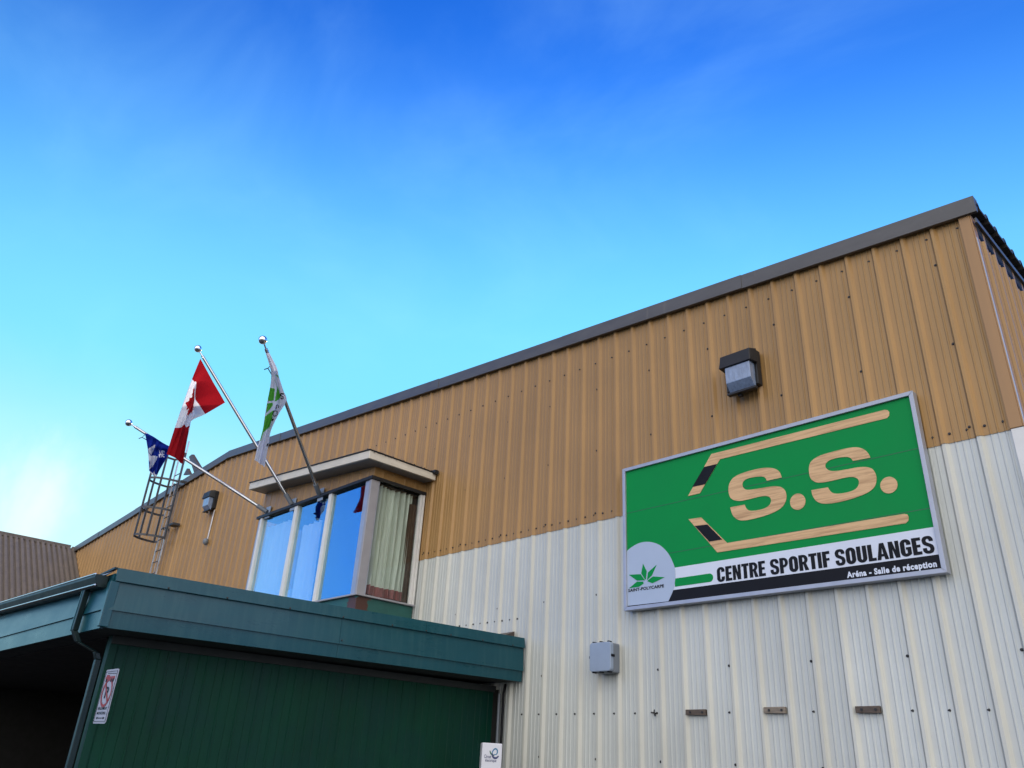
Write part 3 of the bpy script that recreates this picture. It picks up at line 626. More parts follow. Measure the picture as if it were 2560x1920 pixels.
# heavy condensed capitals drawn as outlines, one mesh per word
def arc(cx, cy, rx, ry_, a0, a1, n=7): return [(cx+rx*math.cos(math.radians(a0+(a1-a0)*i/n)), cy+ry_*math.sin(math.radians(a0+(a1-a0)*i/n))) for i in range(n+1)]
def glyph(ch):
    w, t, h = .54, .225, .18; ro, ri = .25, .09
    def rr(x0, y0, x1, y1, r, q): return arc(x1-r, y1-q, r, q, 0, 90)+arc(x0+r, y1-q, r, q, 90, 180)+arc(x0+r, y0+q, r, q, 180, 270)+arc(x1-r, y0+q, r, q, 270, 360)
    if ch == 'O': return w, [rr(0, -.01, w, 1.01, .26, .27), rr(t, h-.01, w-t, 1-h+.01, .068, .11)]
    if ch in 'CG':
        o = [(w, .66)]+arc(w-.25, .76, .25, .25, 0, 90)+arc(.26, .74, .26, .27, 90, 180)+arc(.26, .26, .26, .27, 180, 270)
        if ch == 'C': o += arc(w-.25, .24, .25, .25, 270, 360)+[(w, .34), (w-t, .34)]+arc(w-t-.07, .25, .07, .10, 0, -90)
        else: o += [(w-.22, -.01), (w-.10, .04), (w, .12), (w, .53), (.27, .53), (.27, .39), (w-t+.02, .39), (w-t+.02, .19), (w-t-.05, h-.01)]
        o += arc(t+.07, .26, .07, .11, 270, 180)+arc(t+.07, .74, .07, .11, 180, 90)+arc(w-t-.07, .75, .07, .10, 90, 0)+[(w-t, .66)]
        return w, [o]
    if ch == 'E': w = .44; return w, [[(0, 0), (w, 0), (w, h), (t, h), (t, .42), (w-.04, .42), (w-.04, .58), (t, .58), (t, 1-h), (w, 1-h), (w, 1), (0, 1)]]
    if ch == 'F': w = .43; return w, [[(0, 0), (t, 0), (t, .41), (w-.03, .41), (w-.03, .57), (t, .57), (t, 1-h), (w, 1-h), (w, 1), (0, 1)]]
    if ch == 'L': w = .42; return w, [[(0, 0), (w, 0), (w, h), (t, h), (t, 1), (0, 1)]]
    if ch == 'I': return t, [[(0, 0), (t, 0), (t, 1), (0, 1)]]
    if ch == 'T': w = .48; return w, [[(w/2-t/2, 0), (w/2+t/2, 0), (w/2+t/2, 1-h), (w, 1-h), (w, 1), (0, 1), (0, 1-h), (w/2-t/2, 1-h)]]
    if ch == 'N': return w, [[(0, 0), (t-.03, 0), (t-.03, .52), (w-t, 0), (w, 0), (w, 1), (w-t+.03, 1), (w-t+.03, .48), (t, 1), (0, 1)]]
    if ch == 'U': return w, [[(0, 1), (0, .26)]+arc(.26, .26, .26, .27, 180, 270)+arc(w-.26, .26, .26, .27, 270, 360)+[(w, 1), (w-t, 1)]+arc(w-t-.068, .26, .068, .11, 0, -90)+arc(t+.068, .26, .068, .11, 270, 180)+[(t, 1)]]
    if ch == 'A': w = .60; return w, [[(0, 0), (.20, 0), (.235, .19), (w-.235, .19), (w-.20, 0), (w, 0), (w-.185, 1), (.185, 1)], [(.26, .34), (.34, .34), (.30, .70)]]
    if ch == 'P': return .52, [[(0, 0), (t, 0), (t, .37), (.26, .37)]+arc(.26, .685, .26, .315, -90, 90)+[(0, 1)], [(t, .53)]+arc(.25, .685, .08, .155, -90, 90)+[(t, .84)]]
    if ch == 'R': return .54, [[(0, 0), (t, 0), (t, .39), (t+.03, .39), (.34, 0), (.57, 0), (.42, .45)]+arc(.27, .70, .27, .30, -50, 90)+[(0, 1)], [(t, .55)]+arc(.265, .69, .075, .14, -90, 90)+[(t, .83)]]
    if ch == 'S':
        p = [(w, .69), (w*.98, .84), (.80*w, .975), (.5*w, 1.01), (.18*w, .97), (.01*w, .82), (.01*w, .68), (.09*w, .55), (.3*w, .46), (.53*w, .385), (.64*w, .31), (.62*w, .20), (.5*w, .155), (.38*w, .20), (.36*w, .33), (0, .33), (.02*w, .16), (.2*w, .025), (.5*w, -.01), (.83*w, .03), (w, .19), (w, .33), (.92*w, .46), (.72*w, .55), (.48*w, .63), (.37*w, .71), (.39*w, .80), (.5*w, .845), (.61*w, .80), (.635*w, .69)]
        return w, [smooth_outline(p, (0, 14, 15, 29), 4)]
def block_letters(text, mtl, parent, x0, x1, z0, z1, y):
    pen = 0; words = []; cur = []
    for ch in text:
        if ch == ' ': words.append(cur); cur = []; pen += .26; continue
        wd, cs = glyph(ch); cur.append((pen, cs)); pen += wd+(.055 if ch not in 'TALF' else .035)
    words.append(cur); total = pen-.055; o0 = ORG[parent.name]
    for wgl in words:
        cu = bpy.data.curves.new('letters', 'CURVE'); cu.dimensions = '2D'; cu.fill_mode = 'BOTH'
        for px_, cs in wgl:
            for c in cs:
                sp_ = cu.splines.new('POLY'); sp_.points.add(len(c)-1); sp_.use_cyclic_u = True
                for q, (a, b_) in zip(sp_.points, c): q.co = (px_+a, b_, 0, 1)
        ob = bpy.data.objects.new('letters', cu); C.objects.link(ob); bpy.context.view_layer.update()
        me = bpy.data.meshes.new_from_object(ob.evaluated_get(bpy.context.evaluated_depsgraph_get())); bpy.data.objects.remove(ob)
        for v in me.vertices: v.co = Vector((x0+(x1-x0)*v.co.x/total, y, z0+(z1-z0)*v.co.y))-o0
        me.materials.clear(); me.materials.append(mtl)
        o = bpy.data.objects.new('lettering', me); C.objects.link(o); o.parent = parent; ORG[o.name] = o0

# ------------------------------------------------------------------ big sign
SY = -.105                                        # face of the panel
tl, tr_, bl, br_ = [onY(x, y, -.13) for x, y in ((1555, 1171), (2279.5, 979), (1560, 1525.5), (2371, 1433))]
sx0, sx1 = (tl.x+bl.x)/2, (tr_.x+br_.x)/2; sz0, sz1 = (bl.z+br_.z)/2, (tl.z+tr_.z)/2
sign = thing('sports_centre_sign', 'large green rectangular sign in an aluminium frame with S.S. initials and hockey sticks', 'sign', ((sx0+sx1)/2, -.05, sz0))
fw = .043
pn = MB(); pn.box((sx0+.02, SY, sz0+.02), (sx1-.02, -.036, sz1-.02)); pn.build('panel', M['signgreen'], sign)
def frame_piece(a, c, d, e):
    q = MB(); q.prism([(p[0], -.132, p[1]) for p in (a, c, d, e)], (0, .094, 0)); q.build('frame_rail', M['alum'], sign, bevel=.003)
i0, i1, j0, j1 = sx0+fw, sx1-fw, sz0+fw, sz1-fw
frame_piece((sx0, sz0), (sx1, sz0), (i1, j0), (i0, j0)); frame_piece((sx1, sz0+.001), (sx1, sz1-.001), (i1, j1-.001), (i1, j0+.001))
frame_piece((sx1, sz1), (sx0, sz1), (i0, j1), (i1, j1)); frame_piece((sx0, sz1-.001), (sx0, sz0+.001), (i0, j0+.001), (i0, j1-.001))
def zpts(pts, ox, oy, s, Y): return [onY(ox+x*s, oy+y*s, Y) for x, y in pts]
def clipx(pts, lo, hi, zlo, zhi, Y): return [Vector((min(max(p.x, lo), hi), Y, min(max(p.z, zlo), zhi))) for p in pts]
def flat(name, pts, Y, mtl, part, th=.0025):
    q = MB(); q.prism([(p.x, Y, p.z) for p in pts], (0, th, 0)); return q.build(name, mtl, part)
A3 = (1520, 950, .3978); A1 = (1700, 1000, .2712); A2 = (1660, 1320, .3345); A4 = (1540, 1320, .13562)
def pz(p, A, Y=SY): return onY(A[0]+p[0]*A[2], A[1]+p[1]*A[2], Y)
zwt = (pz((430, 1172), A3).z+pz((2045, 932), A3).z)/2; zwb = (pz((420, 1313), A3).z+pz((2085, 1103), A3).z)/2
q = flat('white_band', [Vector((i0, 0, zwb)), Vector((i1, 0, zwb)), Vector((i1, 0, zwt)), Vector((i0, 0, zwt))], SY-.003, M['signwhite'], sign)
flat('black_band', [Vector((i0, 0, j0)), Vector((i1, 0, j0)), Vector((i1, 0, zwb)), Vector((i0, 0, zwb))], SY-.003, M['black'], sign)
for (xa, ya), (xb2, yb2), wdt in (((105, 832), (1955, 440), .006), ((390, 1082), (2020, 813), .006)):
    z = (pz((xa, ya), A3).z+pz((xb2, yb2), A3).z)/2; q = MB(); q.box((i0, SY-.0012, z-.004), (i1, SY+.001, z+.004)); q.build('panel_joint', M['seam'], sign)
circ = smooth_outline([(185, 445), (300, 350), (440, 278), (580, 256), (720, 278), (850, 345), (970, 475), (1050, 630), (1093, 770), (1098, 920), (1075, 1090), (1035, 1210), (970, 1352), (190, 1440)], (0, 12, 13))
flat('logo_disc', clipx([pz(p, A4) for p in circ], i0, i1, j0, j1, 0), SY-.006, M['signpale'], sign)
zp1 = (pz((1098, 925), A4).z+pz((1740, 845), A4).z)/2; zp0 = (pz((1085, 1082), A4).z+pz((1700, 1002), A4).z)/2; xp0 = pz((1088, 1000), A4).x; xp1 = pz((1795, 915), A4).x; rp = (zp1-zp0)/2
pill = [Vector((xp0, 0, zp0)), Vector((xp1-rp, 0, zp0))]+[Vector((xp1-rp+rp*math.cos(a), 0, (zp0+zp1)/2+rp*math.sin(a))) for a in [math.pi*(k/10-.5) for k in range(1, 10)]]+[Vector((xp1-rp, 0, zp1)), Vector((xp0, 0, zp1))]
flat('green_bar', pill, SY-.0055, M['signgreen'], sign)
for pet in (((505, 660), (573, 798), (560, 945), (543, 952), (473, 838)), ((755, 680), (668, 880), (580, 962), (596, 822)), ((905, 910), (680, 1020), (585, 985), (600, 960), (690, 895)),
            ((245, 865), (460, 853), (540, 965), (395, 972)), ((250, 1112), (395, 990), (512, 990), (515, 1030), (430, 1086))):
    flat('logo_leaf', [pz(p, A4) for p in pet], SY-.009, M['signgreen'], sign)
a = pz((235, 1182), A4); c = pz((892, 1042), A4)
letters('SAINT-POLYCARPE', 'lettering', M['black'], sign, a.x, c.x, (a.z+pz((890, 1100), A4).z)/2, (pz((240, 1122), A4).z+c.z)/2, SY-.0092, .03, 1.05)
z0 = (pz((405, 402), A2).z+pz((2000, 193), A2).z)/2; z1 = (pz((405, 292), A2).z+pz((2000, 62), A2).z)/2
block_letters('CENTRE SPORTIF SOULANGES', M['black'], sign, pz((398, 350), A2).x, pz((2018, 130), A2).x, z0, z1, SY-.0058)
z0 = (pz((1370, 378), A2).z+pz((2035, 298), A2).z)/2-.012; z1 = (pz((1400, 328), A2).z+pz((2020, 240), A2).z)/2
letters('Ar\u00e9na - Salle de r\u00e9ception', 'lettering', M['signwhite'], sign, pz((1368, 350), A2).x, pz((2040, 270), A2).x, z0, z1, SY-.0058, .045, 1.12)
S1 = [(940, 715), (920, 665), (885, 638), (830, 626), (750, 630), (640, 655), (545, 688), (490, 722), (460, 765), (449, 815), (454, 870), (472, 907), (508, 926), (560, 931), (640, 915), (740, 891), (795, 886), (832, 900), (841, 935), (825, 970), (780, 1000), (710, 1018), (650, 1021), (615, 1002), (598, 965), (465, 990), (475, 1030), (495, 1072), (532, 1102), (590, 1111), (680, 1096), (790, 1066), (880, 1030), (945, 985), (976, 935), (983, 880), (970, 835), (938, 806), (890, 796), (830, 800), (740, 815), (650, 828), (605, 824), (581, 800), (580, 765), (605, 735), (660, 716), (735, 706), (780, 712), (803, 745)]
S2 = [(1757, 533), (1735, 490), (1692, 453), (1630, 437), (1540, 446), (1420, 475), (1310, 507), (1240, 542), (1200, 585), (1190, 640), (1197, 700), (1222, 740), (1270, 762), (1350, 756), (1470, 730), (1560, 711), (1615, 715), (1648, 740), (1645, 790), (1610, 828), (1540, 853), (1450, 865), (1397, 850), (1365, 806), (1212, 832), (1225, 885), (1262, 935), (1322, 956), (1420, 950), (1540, 925), (1650, 890), (1740, 850), (1795, 800), (1813, 740), (1805, 682), (1775, 637), (1720, 619), (1640, 622), (1540, 640), (1440, 655), (1378, 650), (1345, 622), (1345, 590), (1378, 558), (1450, 535), (1530, 526), (1572, 535), (1597, 563)]
for Sx, cs in ((S1, (0, 24, 25, 49)), (S2, (0, 23, 24, 47))):
    flat('initial', [pz(p, A1) for p in smooth_outline(Sx, cs)], SY-.005, M['wood'], sign)
    cx = sum(p[0] for p in Sx)/len(Sx)
for (cx, cy, r) in ((1087, 938, 72), (1927, 785, 81)):
    c0 = pz((cx, cy), A1); rx = abs(pz((cx+r, cy), A1).x-pz((cx-r, cy), A1).x)/2; rz = rx*1.02
    flat('period', [Vector((c0.x+rx*math.cos(k*math.pi/18), 0, c0.z+rz*math.sin(k*math.pi/18))) for k in range(36)], SY-.005, M['wood'], sign)
top = [(75, 887), (290, 499), (1885, 92), (1915, 94), (1931, 112), (1930, 145), (1910, 168), (1885, 174), (370, 547), (185, 860)]
bot = [(80, 1100), (197, 1083), (437, 1319), (2070, 1050), (2098, 1056), (2110, 1080), (2107, 1112), (2085, 1136), (347, 1406)]
flat('hockey_stick', [pz(p, A1) for p in top], SY-.005, M['wood'], sign); flat('hockey_stick', [pz(p, A1) for p in bot], SY-.005, M['wood'], sign)
flat('stick_tape', [pz(p, A1) for p in ((225, 618), (344, 591), (233, 778), (117, 802))], SY-.0075, M['black'], sign)
flat('stick_tape', [pz(p, A1) for p in ((139, 1162), (256, 1149), (392, 1287), (272, 1306))], SY-.0075, M['black'], sign)

# ------------------------------------------------------------------ wall lights
G = 'wall pack lights on the brown siding'
wl1 = thing('wall_light', 'dark boxy wall light with a clear lens on the brown siding above the large sign', 'wall light', (-4.23, -.03, 5.72), G)
q = MB(); q.box((-4.44, -.135, 5.74), (-4.02, -.034, 6.19)); q.build('housing', M['bronze'], wl1, bevel=.01)
q = MB(); q.hexa([(-4.44, -.275, 6.005), (-4.025, -.275, 6.005), (-4.00, -.136, 6.005), (-4.45, -.136, 6.005), (-4.425, -.255, 6.165), (-4.035, -.255, 6.165), (-4.01, -.136, 6.195), (-4.445, -.136, 6.195)]); q.build('visor', M['bronze'], wl1, bevel=.006)
q = MB(); q.prism([(-4.375, -.136, 6.003), (-4.375, -.25, 6.003), (-4.375, -.245, 5.80), (-4.375, -.165, 5.705), (-4.375, -.136, 5.70)], (.325, 0, 0)); q.build('lens', M['lens'], wl1, bevel=.006)
q = MB(); q.box((-4.40, -.20, 5.668), (-4.03, -.136, 5.698)); q.box((-4.29, -.15, 5.645), (-4.24, -.10, 5.67)); q.build('bottom_rail', M['bronze'], wl1, bevel=.005)
copy_thing(wl1, (-14.97, 0, 1.32), 'dark boxy wall light beneath the gable peak, between ladder and bay window')
cd = thing('conduit_drop', 'thin conduit hanging below the wall light near the gable peak, ending in a small fitting', 'conduit', (-19.05, -.05, 6.1))
q = MB(); q.tube([(-18.98, -.06, 7.02), (-19.02, -.055, 6.3)], .016, 8); q.build('pipe', M['galv'], cd)
q = MB(); q.ball((-19.02, -.09, 6.22), .065, 0, 12, 8, (1, 1, 1.3)); q.tube([(-19.02, -.034, 6.2), (-19.02, -.1, 6.14)], .03, 8); q.build('fitting', M['greybox_d'], cd, smooth=60)

# ------------------------------------------------------------------ grey junction box
jb = thing('junction_box', 'grey-blue plastic junction box with black clips on the white siding', 'junction box', (-6.32, -.03, 2.68))
q = MB(); q.box((-6.475, -.155, 2.675), (-6.17, -.034, 3.005)); q.build('body', M['greybox_d'], jb, bevel=.015)
def rrect(x0, x1, z0, z1, r, Y): 
    out = []
    for cx, cz_, a0 in ((x1-r, z1-r, 0), (x0+r, z1-r, 90), (x0+r, z0+r, 180), (x1-r, z0+r, 270)):
        for k in range(6): a = math.radians(a0+18*k); out.append((cx+r*math.cos(a), Y, cz_+r*math.sin(a)))
    return out
q = MB(); q.prism(rrect(-6.488, -6.165, 2.685, 3.012, .035, -.215), (0, .058, 0)); q.build('lid', M['greybox'], jb, bevel=.008)
for x, z in ((-6.44, 3.012), (-6.33, 3.012), (-6.21, 3.012), (-6.44, 2.685), (-6.33, 2.685), (-6.21, 2.685), (-6.488, 2.85), (-6.165, 2.86)):
    q = MB(); q.box((x-.014, -.205, z-.014), (x+.014, -.15, z+.014)); q.build('clip', M['black'], jb, bevel=.003)

# ------------------------------------------------------------------ wood blocks and a bent hook
for (xa, xc, za, zc, mt, lb) in ((-5.275, -5.03, 2.217, 2.276, 'oldwood', 'dark weathered wood block on the white siding, the one nearest the grey junction box'),
                            (-4.352, -4.122, 2.228, 2.29, 'oldwood2', 'pale grey weathered wood block with two bolts on the white siding below the sign'),
                            (-3.428, -3.205, 2.224, 2.286, 'oldwood', 'dark weathered wood block on the white siding, nearest the building corner')):
    t_ = thing('wood_block', lb, 'wood block', ((xa+xc)/2, 0, za), 'wood blocks screwed across the white siding')
    q = MB(); q.hexa([(xa, -.045, za+.004), (xc, -.045, za), (xc, -.008, za), (xa, -.008, za+.004), (xa, -.045, zc-.002), (xc, -.045, zc), (xc, -.008, zc), (xa, -.008, zc-.002)]); q.build('block', M[mt], t_, bevel=.004)
    for xx in (xa+.06, xc-.035):
        q = MB(); q.tube([(xx, -.04, (za+zc)/2), (xx, -.052, (za+zc)/2)], .012, 8); q.build('bolt', M['screw'], t_)
hk = MB(); hk.tube([(-5.70, 0, 2.24), (-5.70, -.03, 2.245), (-5.735, -.04, 2.25)], .009, 6); hk.tube([(-5.70, -.03, 2.245), (-5.675, -.045, 2.215)], .009, 6); hk.tube([(-5.70, -.03, 2.245), (-5.68, -.05, 2.275)], .007, 6)
o = hk.build('metal_hook', M['screw'], None, base=(-5.7, 0, 2.24)); tag(o, 'small bent metal hook on the white siding below the left end of the sign', 'hook')

# ------------------------------------------------------------------ parking sign on the vestibule corner
ps = thing('parking_sign', 'narrow white no parking fire lane sign projecting from the green wall corner beside the downspout', 'sign', (-8.5, -4.95, 1.79))
PY = -4.96
c4 = [onY(x, y, PY) for x, y in ((266, 1675), (297, 1671), (264, 1809), (232, 1809))]
px0 = (c4[0].x+c4[3].x)/2; px1 = (c4[1].x+c4[2].x)/2; pz0 = (c4[2].z+c4[3].z)/2; pz1 = (c4[0].z+c4[1].z)/2; pw = px1-px0; phh = pz1-pz0
q = MB(); q.prism(rrect(px0, px1, pz0, pz1, .025, PY), (0, .004, 0)); q.build('plate', M['plate'], ps)
q = MB(); 
for zz in (pz0+.25*phh, pz0+.75*phh): q.box((px0+.03, PY+.0045, zz-.015), (px1-.06, PY+.025, zz+.015))
q.build('bracket', M['galv'], ps)
def PV(u, v, Y=PY-.003): return Vector((px0+u*pw, Y, pz0+v*phh))
def ring(cx, cz_, r0, r1, Y, name, mt, part, n=32):
    s = MB(); vs = []
    for k in range(n):
        a = 2*math.pi*k/n
        for r in (r0, r1): vs.append((cx+r*math.cos(a), Y, cz_+r*math.sin(a)))
    s.add(vs, [(2*k, 2*k+1, (2*k+3) % (2*n), (2*k+2) % (2*n)) for k in range(n)]); return s.build(name, mt, part, fix=False)
s = MB()
for (u0, v0, u1, v1) in ((.04, .955, .96, .962), (.04, .035, .96, .042), (.04, .042, .055, .955), (.945, .042, .96, .955)): s.prism([PV(u0, v0), PV(u1, v0), PV(u1, v1), PV(u0, v1)], (0, .002, 0))
s.build('border', M['black'], ps)
tk = MB(); tk.prism([PV(.16, .80), PV(.84, .80), PV(.84, .865), PV(.42, .865), PV(.38, .895), PV(.20, .895), PV(.14, .85)], (0, .002, 0)); tk.build('truck_symbol', M['signred'], ps)
tk = MB(); tk.prism([PV(.22, .925), PV(.9, .905), PV(.9, .915), PV(.22, .935)], (0, .002, 0))
for cu_ in (.24, .62, .76): tk.prism([PV(cu_+.055*math.cos(k*math.pi/6), .79+.034*math.sin(k*math.pi/6), PY-.004) for k in range(12)], (0, .002, 0))
tk.build('truck_detail', M['black'], ps)
ring(px0+.5*pw, pz0+.565*phh, .31*pw, .385*pw, PY-.0035, 'no_parking_ring', M['signred'], ps)
letters('P', 'lettering', M['black'], ps, px0+.38*pw, px0+.63*pw, pz0+.46*phh, pz0+.67*phh, PY-.003, .03)
s = MB(); r = .33*pw; cx, cz_ = px0+.5*pw, pz0+.565*phh; d = .7071*r; s.prism([(cx-d-.008, PY-.006, cz_+d-.008), (cx-d+.008, PY-.006, cz_+d+.008), (cx+d+.008, PY-.006, cz_-d+.008), (cx+d-.008, PY-.006, cz_-d-.008)], (0, .002, 0)); s.build('slash', M['signred'], ps)
letters('R\u00c8GLEMENT', 'lettering', M['black'], ps, px0+.14*pw, px0+.86*pw, pz0+.25*phh, pz0+.31*phh, PY-.003, .02)
letters('MUNICIPAL', 'lettering', M['black'], ps, px0+.16*pw, px0+.84*pw, pz0+.165*phh, pz0+.215*phh, PY-.003, .02)
s = MB(); s.prism([PV(.16, .10), PV(.28, .122), PV(.28, .107), PV(.72, .107), PV(.72, .122), PV(.84, .10), PV(.72, .078), PV(.72, .093), PV(.28, .093), PV(.28, .078)], (0, .002, 0)); s.build('double_arrow', M['black'], ps)

# ------------------------------------------------------------------ charging station
SC = Vector((-7.36, -.90, 0)); nf = Vector((.83, -.56, 0)).normalized(); tf = Vector((-nf.y, nf.x, 0))     # nf: front, tf: to the right seen from front
stn = thing('charging_station', 'white pedestal with a green and blue swirl logo in front of the green wall', 'charging station', SC)
def SP(u, d, z): return SC+tf*u+nf*d+Vector((0, 0, z))
hw = .118; HT = 1.866
q = MB(); q.hexa([SP(-hw, 0, 0), SP(hw, 0, 0), SP(hw, -.16, 0), SP(-hw, -.16, 0), SP(-hw, 0, HT), SP(hw, 0, HT), SP(hw, -.16, HT), SP(-hw, -.16, HT)]); q.build('body', M['station'], stn, bevel=.012)
fr_ = lambda x, z: SP(x, .002, z)
letters('Circuit', 'lettering', M['logo_navy'], stn, -.088, -.008, 1.705, 1.742, 0, .01, frame=fr_)
letters('\u00e9lectrique', 'lettering', M['logo_navy'], stn, -.075, .055, 1.66, 1.700, 0, .01, frame=fr_)
def ribbon(pts, wd, z_off):
    pts = smooth_open(pts); s = MB(); vs = []
    for i, p in enumerate(pts):
        a = pts[max(i-1, 0)]; c = pts[min(i+1, len(pts)-1)]; dx, dz = c[0]-a[0], c[1]-a[1]; l = math.hypot(dx, dz) or 1
        h = wd*(.55+.45*math.sin(math.pi*(i+.5)/len(pts)))
        for sg in (1, -1): vs.append(SP(p[0]-dz/l*h*sg, .002+z_off, p[1]+dx/l*h*sg))
    s.add(vs, [(2*i, 2*i+1, 2*i+3, 2*i+2) for i in range(len(pts)-1)]); return s
def smooth_open(pts, k=6):
    out = []
    for i in range(len(pts)-1):
        p0 = pts[max(i-1, 0)]; p1 = pts[i]; p2 = pts[i+1]; p3 = pts[min(i+2, len(pts)-1)]
        for j in range(k):
            t = j/k; out.append(tuple(.5*((2*p1[d])+(-p0[d]+p2[d])*t+(2*p0[d]-5*p1[d]+4*p2[d]-p3[d])*t*t+(-p0[d]+3*p1[d]-3*p2[d]+p3[d])*t**3) for d in (0, 1)))
    return out+[pts[-1]]
ribbon([(-.026, 1.785), (-.016, 1.760), (.004, 1.742), (.03, 1.738)], .008, 0).build('logo_stroke', M['logo_green'], stn, fix=False)
ribbon([(.02, 1.745), (.05, 1.75), (.062, 1.775), (.055, 1.80), (.035, 1.808), (.012, 1.79), (.002, 1.762), (.006, 1.745)], .007, .0006).build('logo_stroke', M['logo_blue'], stn, fix=False)
ribbon([(.004, 1.757), (.010, 1.728), (.03, 1.712), (.055, 1.714), (.078, 1.735)], .011, .0012).build('logo_stroke', M['logo_navy'], stn, fix=False)

# ------------------------------------------------------------------ caged ladder
ld = thing('caged_ladder', 'caged steel access ladder rising up the brown siding to the arena roof', 'ladder', (-21.6, -.25, 3.1))
lxR, lxL, ly = -21.40, -21.85, -.24; HX, HY = -21.625, -.30
def rail(x, y, z0, z1, wx=.028, wy=.012, mt='galv', nm='rail'):
    q = MB(); q.box((x-wx*.4, y-wy*2.2, z0), (x+wx*.4, y+wy*2.2, z1)); return q.build(nm, M[mt], ld)
rail(lxR, ly, 3.1, 9.42, .05, .007); rail(lxL, ly, 3.1, 9.40, .05, .007)
rail(lxL+.12, ly+.05, 3.1, 8.4, .03, .004)
z = 3.3
while z < 8.5:
    q = MB(); q.tube([(lxL, ly, z), (lxR, ly, z)], .013, 8); q.build('rung', M['cage'], ld); z += .305
for z in (6.62, 7.36, 8.18, 8.99):
    q = MB(); pts = []
    for k in range(19):
        a = math.pi*(1+k/18); pts.append((HX+.37*math.cos(a), HY+.66*math.sin(a)*(1 if math.sin(a) < 0 else 0)))
    outer = [(lxL-.02, ly)]+pts+[(lxR+.02, ly)]
    vs = []
    for i, (x, y) in enumerate(outer):
        a_ = Vector(outer[max(i-1, 0)]); c_ = Vector(outer[min(i+1, len(outer)-1)]); dd = (c_-a_).normalized(); nn = Vector((dd.y, -dd.x))*.006
        for zz in (-.028, .028):
            vs += [(x-nn.x, y-nn.y, z+zz), (x+nn.x, y+nn.y, z+zz)]
    fs = []
    for i in range(len(outer)-1):
        b0 = i*4; b1 = b0+4
        fs += [(b0, b0+2, b1+2, b1), (b0+1, b1+1, b1+3, b0+3), (b0, b1, b1+1, b0+1), (b0+2, b0+3, b1+3, b1+2)]
    q.add(vs, fs); q.build('hoop', M['cage'], ld)
for a in (180, 222, 270, 318, 360):
    a = math.radians(a); x = HX+.37*math.cos(a)*.985; y = HY+.66*min(0, math.sin(a))*.985
    q = MB(); q.box((x-.022, y-.022, 6.60), (x+.022, y+.022, 9.01)); q.build('cage_bar', M['cage'], ld)
for z in (3.9, 7.0, 8.25):
    q = MB(); q.box((lxR+.02, ly, z-.03), (lxR+.32, -.05, z+.03)) if z == 7.0 else q.box((lxR-.015, ly+.03, z-.03), (lxR+.03, -.034, z+.03)); q.build('standoff', M['cage'], ld)
    q = MB(); q.box((lxL-.03, ly+.03, z-.03), (lxL+.015, -.034, z+.03)); q.build('standoff', M['cage'], ld)
sp = MB(); a = onY(472, 1142, .35); c = onY(479, 1136, .35); d = onY(503, 1176, .35); e_ = onY(487, 1188, .35)
sp.prism([a, c, d, e_], (.06, .06, 0)); o = sp.build('roof_brace', M['copper'], None, base=e_); tag(o, 'tall brown sloping brace plate standing on the roof edge beside the ladder top', 'brace')
sp = MB(); a = onY(458, 1188, .2); c = onY(467, 1171, .2); d = onY(474, 1186, .2)
sp.prism([a, c, d], (.06, .06, 0)); o = sp.build('roof_brace', M['copper'], None, base=a); tag(o, 'small triangular brown brace plate on the roof edge behind the ladder rails', 'brace')

# ------------------------------------------------------------------ flagpoles and flags
POLES = [((665, 1278), (322, 1057), -3.42, 'leftmost flagpole, tilted low to the left, holding the blue flag'),
         ((728, 1258), (495, 872), -3.25, 'middle flagpole leaning out from the bay window, holding the red and white flag'),
         ((797, 1233), (657, 850), -3.30, 'rightmost flagpole with a green and white flag wrapped around it')]
PB = []
for b_, t_, yt, lb in POLES:
    B = onY(b_[0], b_[1], BY-.06); T = onY(t_[0], t_[1], yt); d = (T-B).normalized(); PB.append((B, T))
    fpole = thing('flagpole', lb, 'flagpole', B, 'angled flagpoles on the bay window header')
    q = MB(); q.tube([B+d*.10, T-d*.16], [.031, .027], 14); q.build('pole', M['pole'], fpole, smooth=50)
    q = MB(); q.tube([T-d*.17, T-d*.05], [.014, .012], 10); q.tube([T-d*.2, T-d*.155], [.031, .020], 12); q.build('ferrule', M['chrome'], fpole, smooth=50)
    q = MB(); q.ball(T, .068, 0, 24, 16); q.build('finial', M['chrome'], fpole, smooth=80)
    q = MB(); q.tube([B-d*.02, B+d*.20], .042, 12); q.build('socket', M['greybox_d'], fpole, smooth=50)
    q = MB(); q.box((B.x-.085, BY-.025, B.z-.13), (B.x+.085, BY-.006, B.z+.10)); q.build('bracket', M['greybox'], fpole, bevel=.006)
    if lb.startswith('left') or lb.startswith('right'):
        q = MB(); k0 = T-d*.42; q.tube([k0+Vector((0, 0, -.035)), k0+Vector((-.02, -.03, -.09)), k0+d*-.12+Vector((-.02, 0, -.09)), k0+d*-.5+Vector((0, 0, -.06))], .008, 6); q.tube([k0+Vector((-.02, -.03, -.09)), k0+Vector((-.03, -.08, -.13))], .008, 6); q.build('halyard', M['screw'], fpole)
def inside(x, y, poly):
    r = False; n = len(poly)
    for i in range(n):
        (x1, y1), (x2, y2) = poly[i], poly[i-1]
        if (y1 > y) != (y2 > y) and x < (x2-x1)*(y-y1)/(y2-y1)+x1: r = not r
    return r
def cr1(p0, p1, p2, p3, t): return .5*(2*p1+(-p0+p2)*t+(2*p0-5*p1+4*p2-p3)*t*t+(-p0+3*p1-3*p2+p3)*t**3)
def interp(vals, keys, q, lin=False):
    n = len(keys); i = 0
    while i < n-2 and q > keys[i+1]: i += 1
    t = (q-keys[i])/(keys[i+1]-keys[i])
    if lin: return vals[i]+(vals[i+1]-vals[i])*t
    return cr1(vals[max(i-1, 0)], vals[i], vals[i+1], vals[min(i+2, n-1)], t)
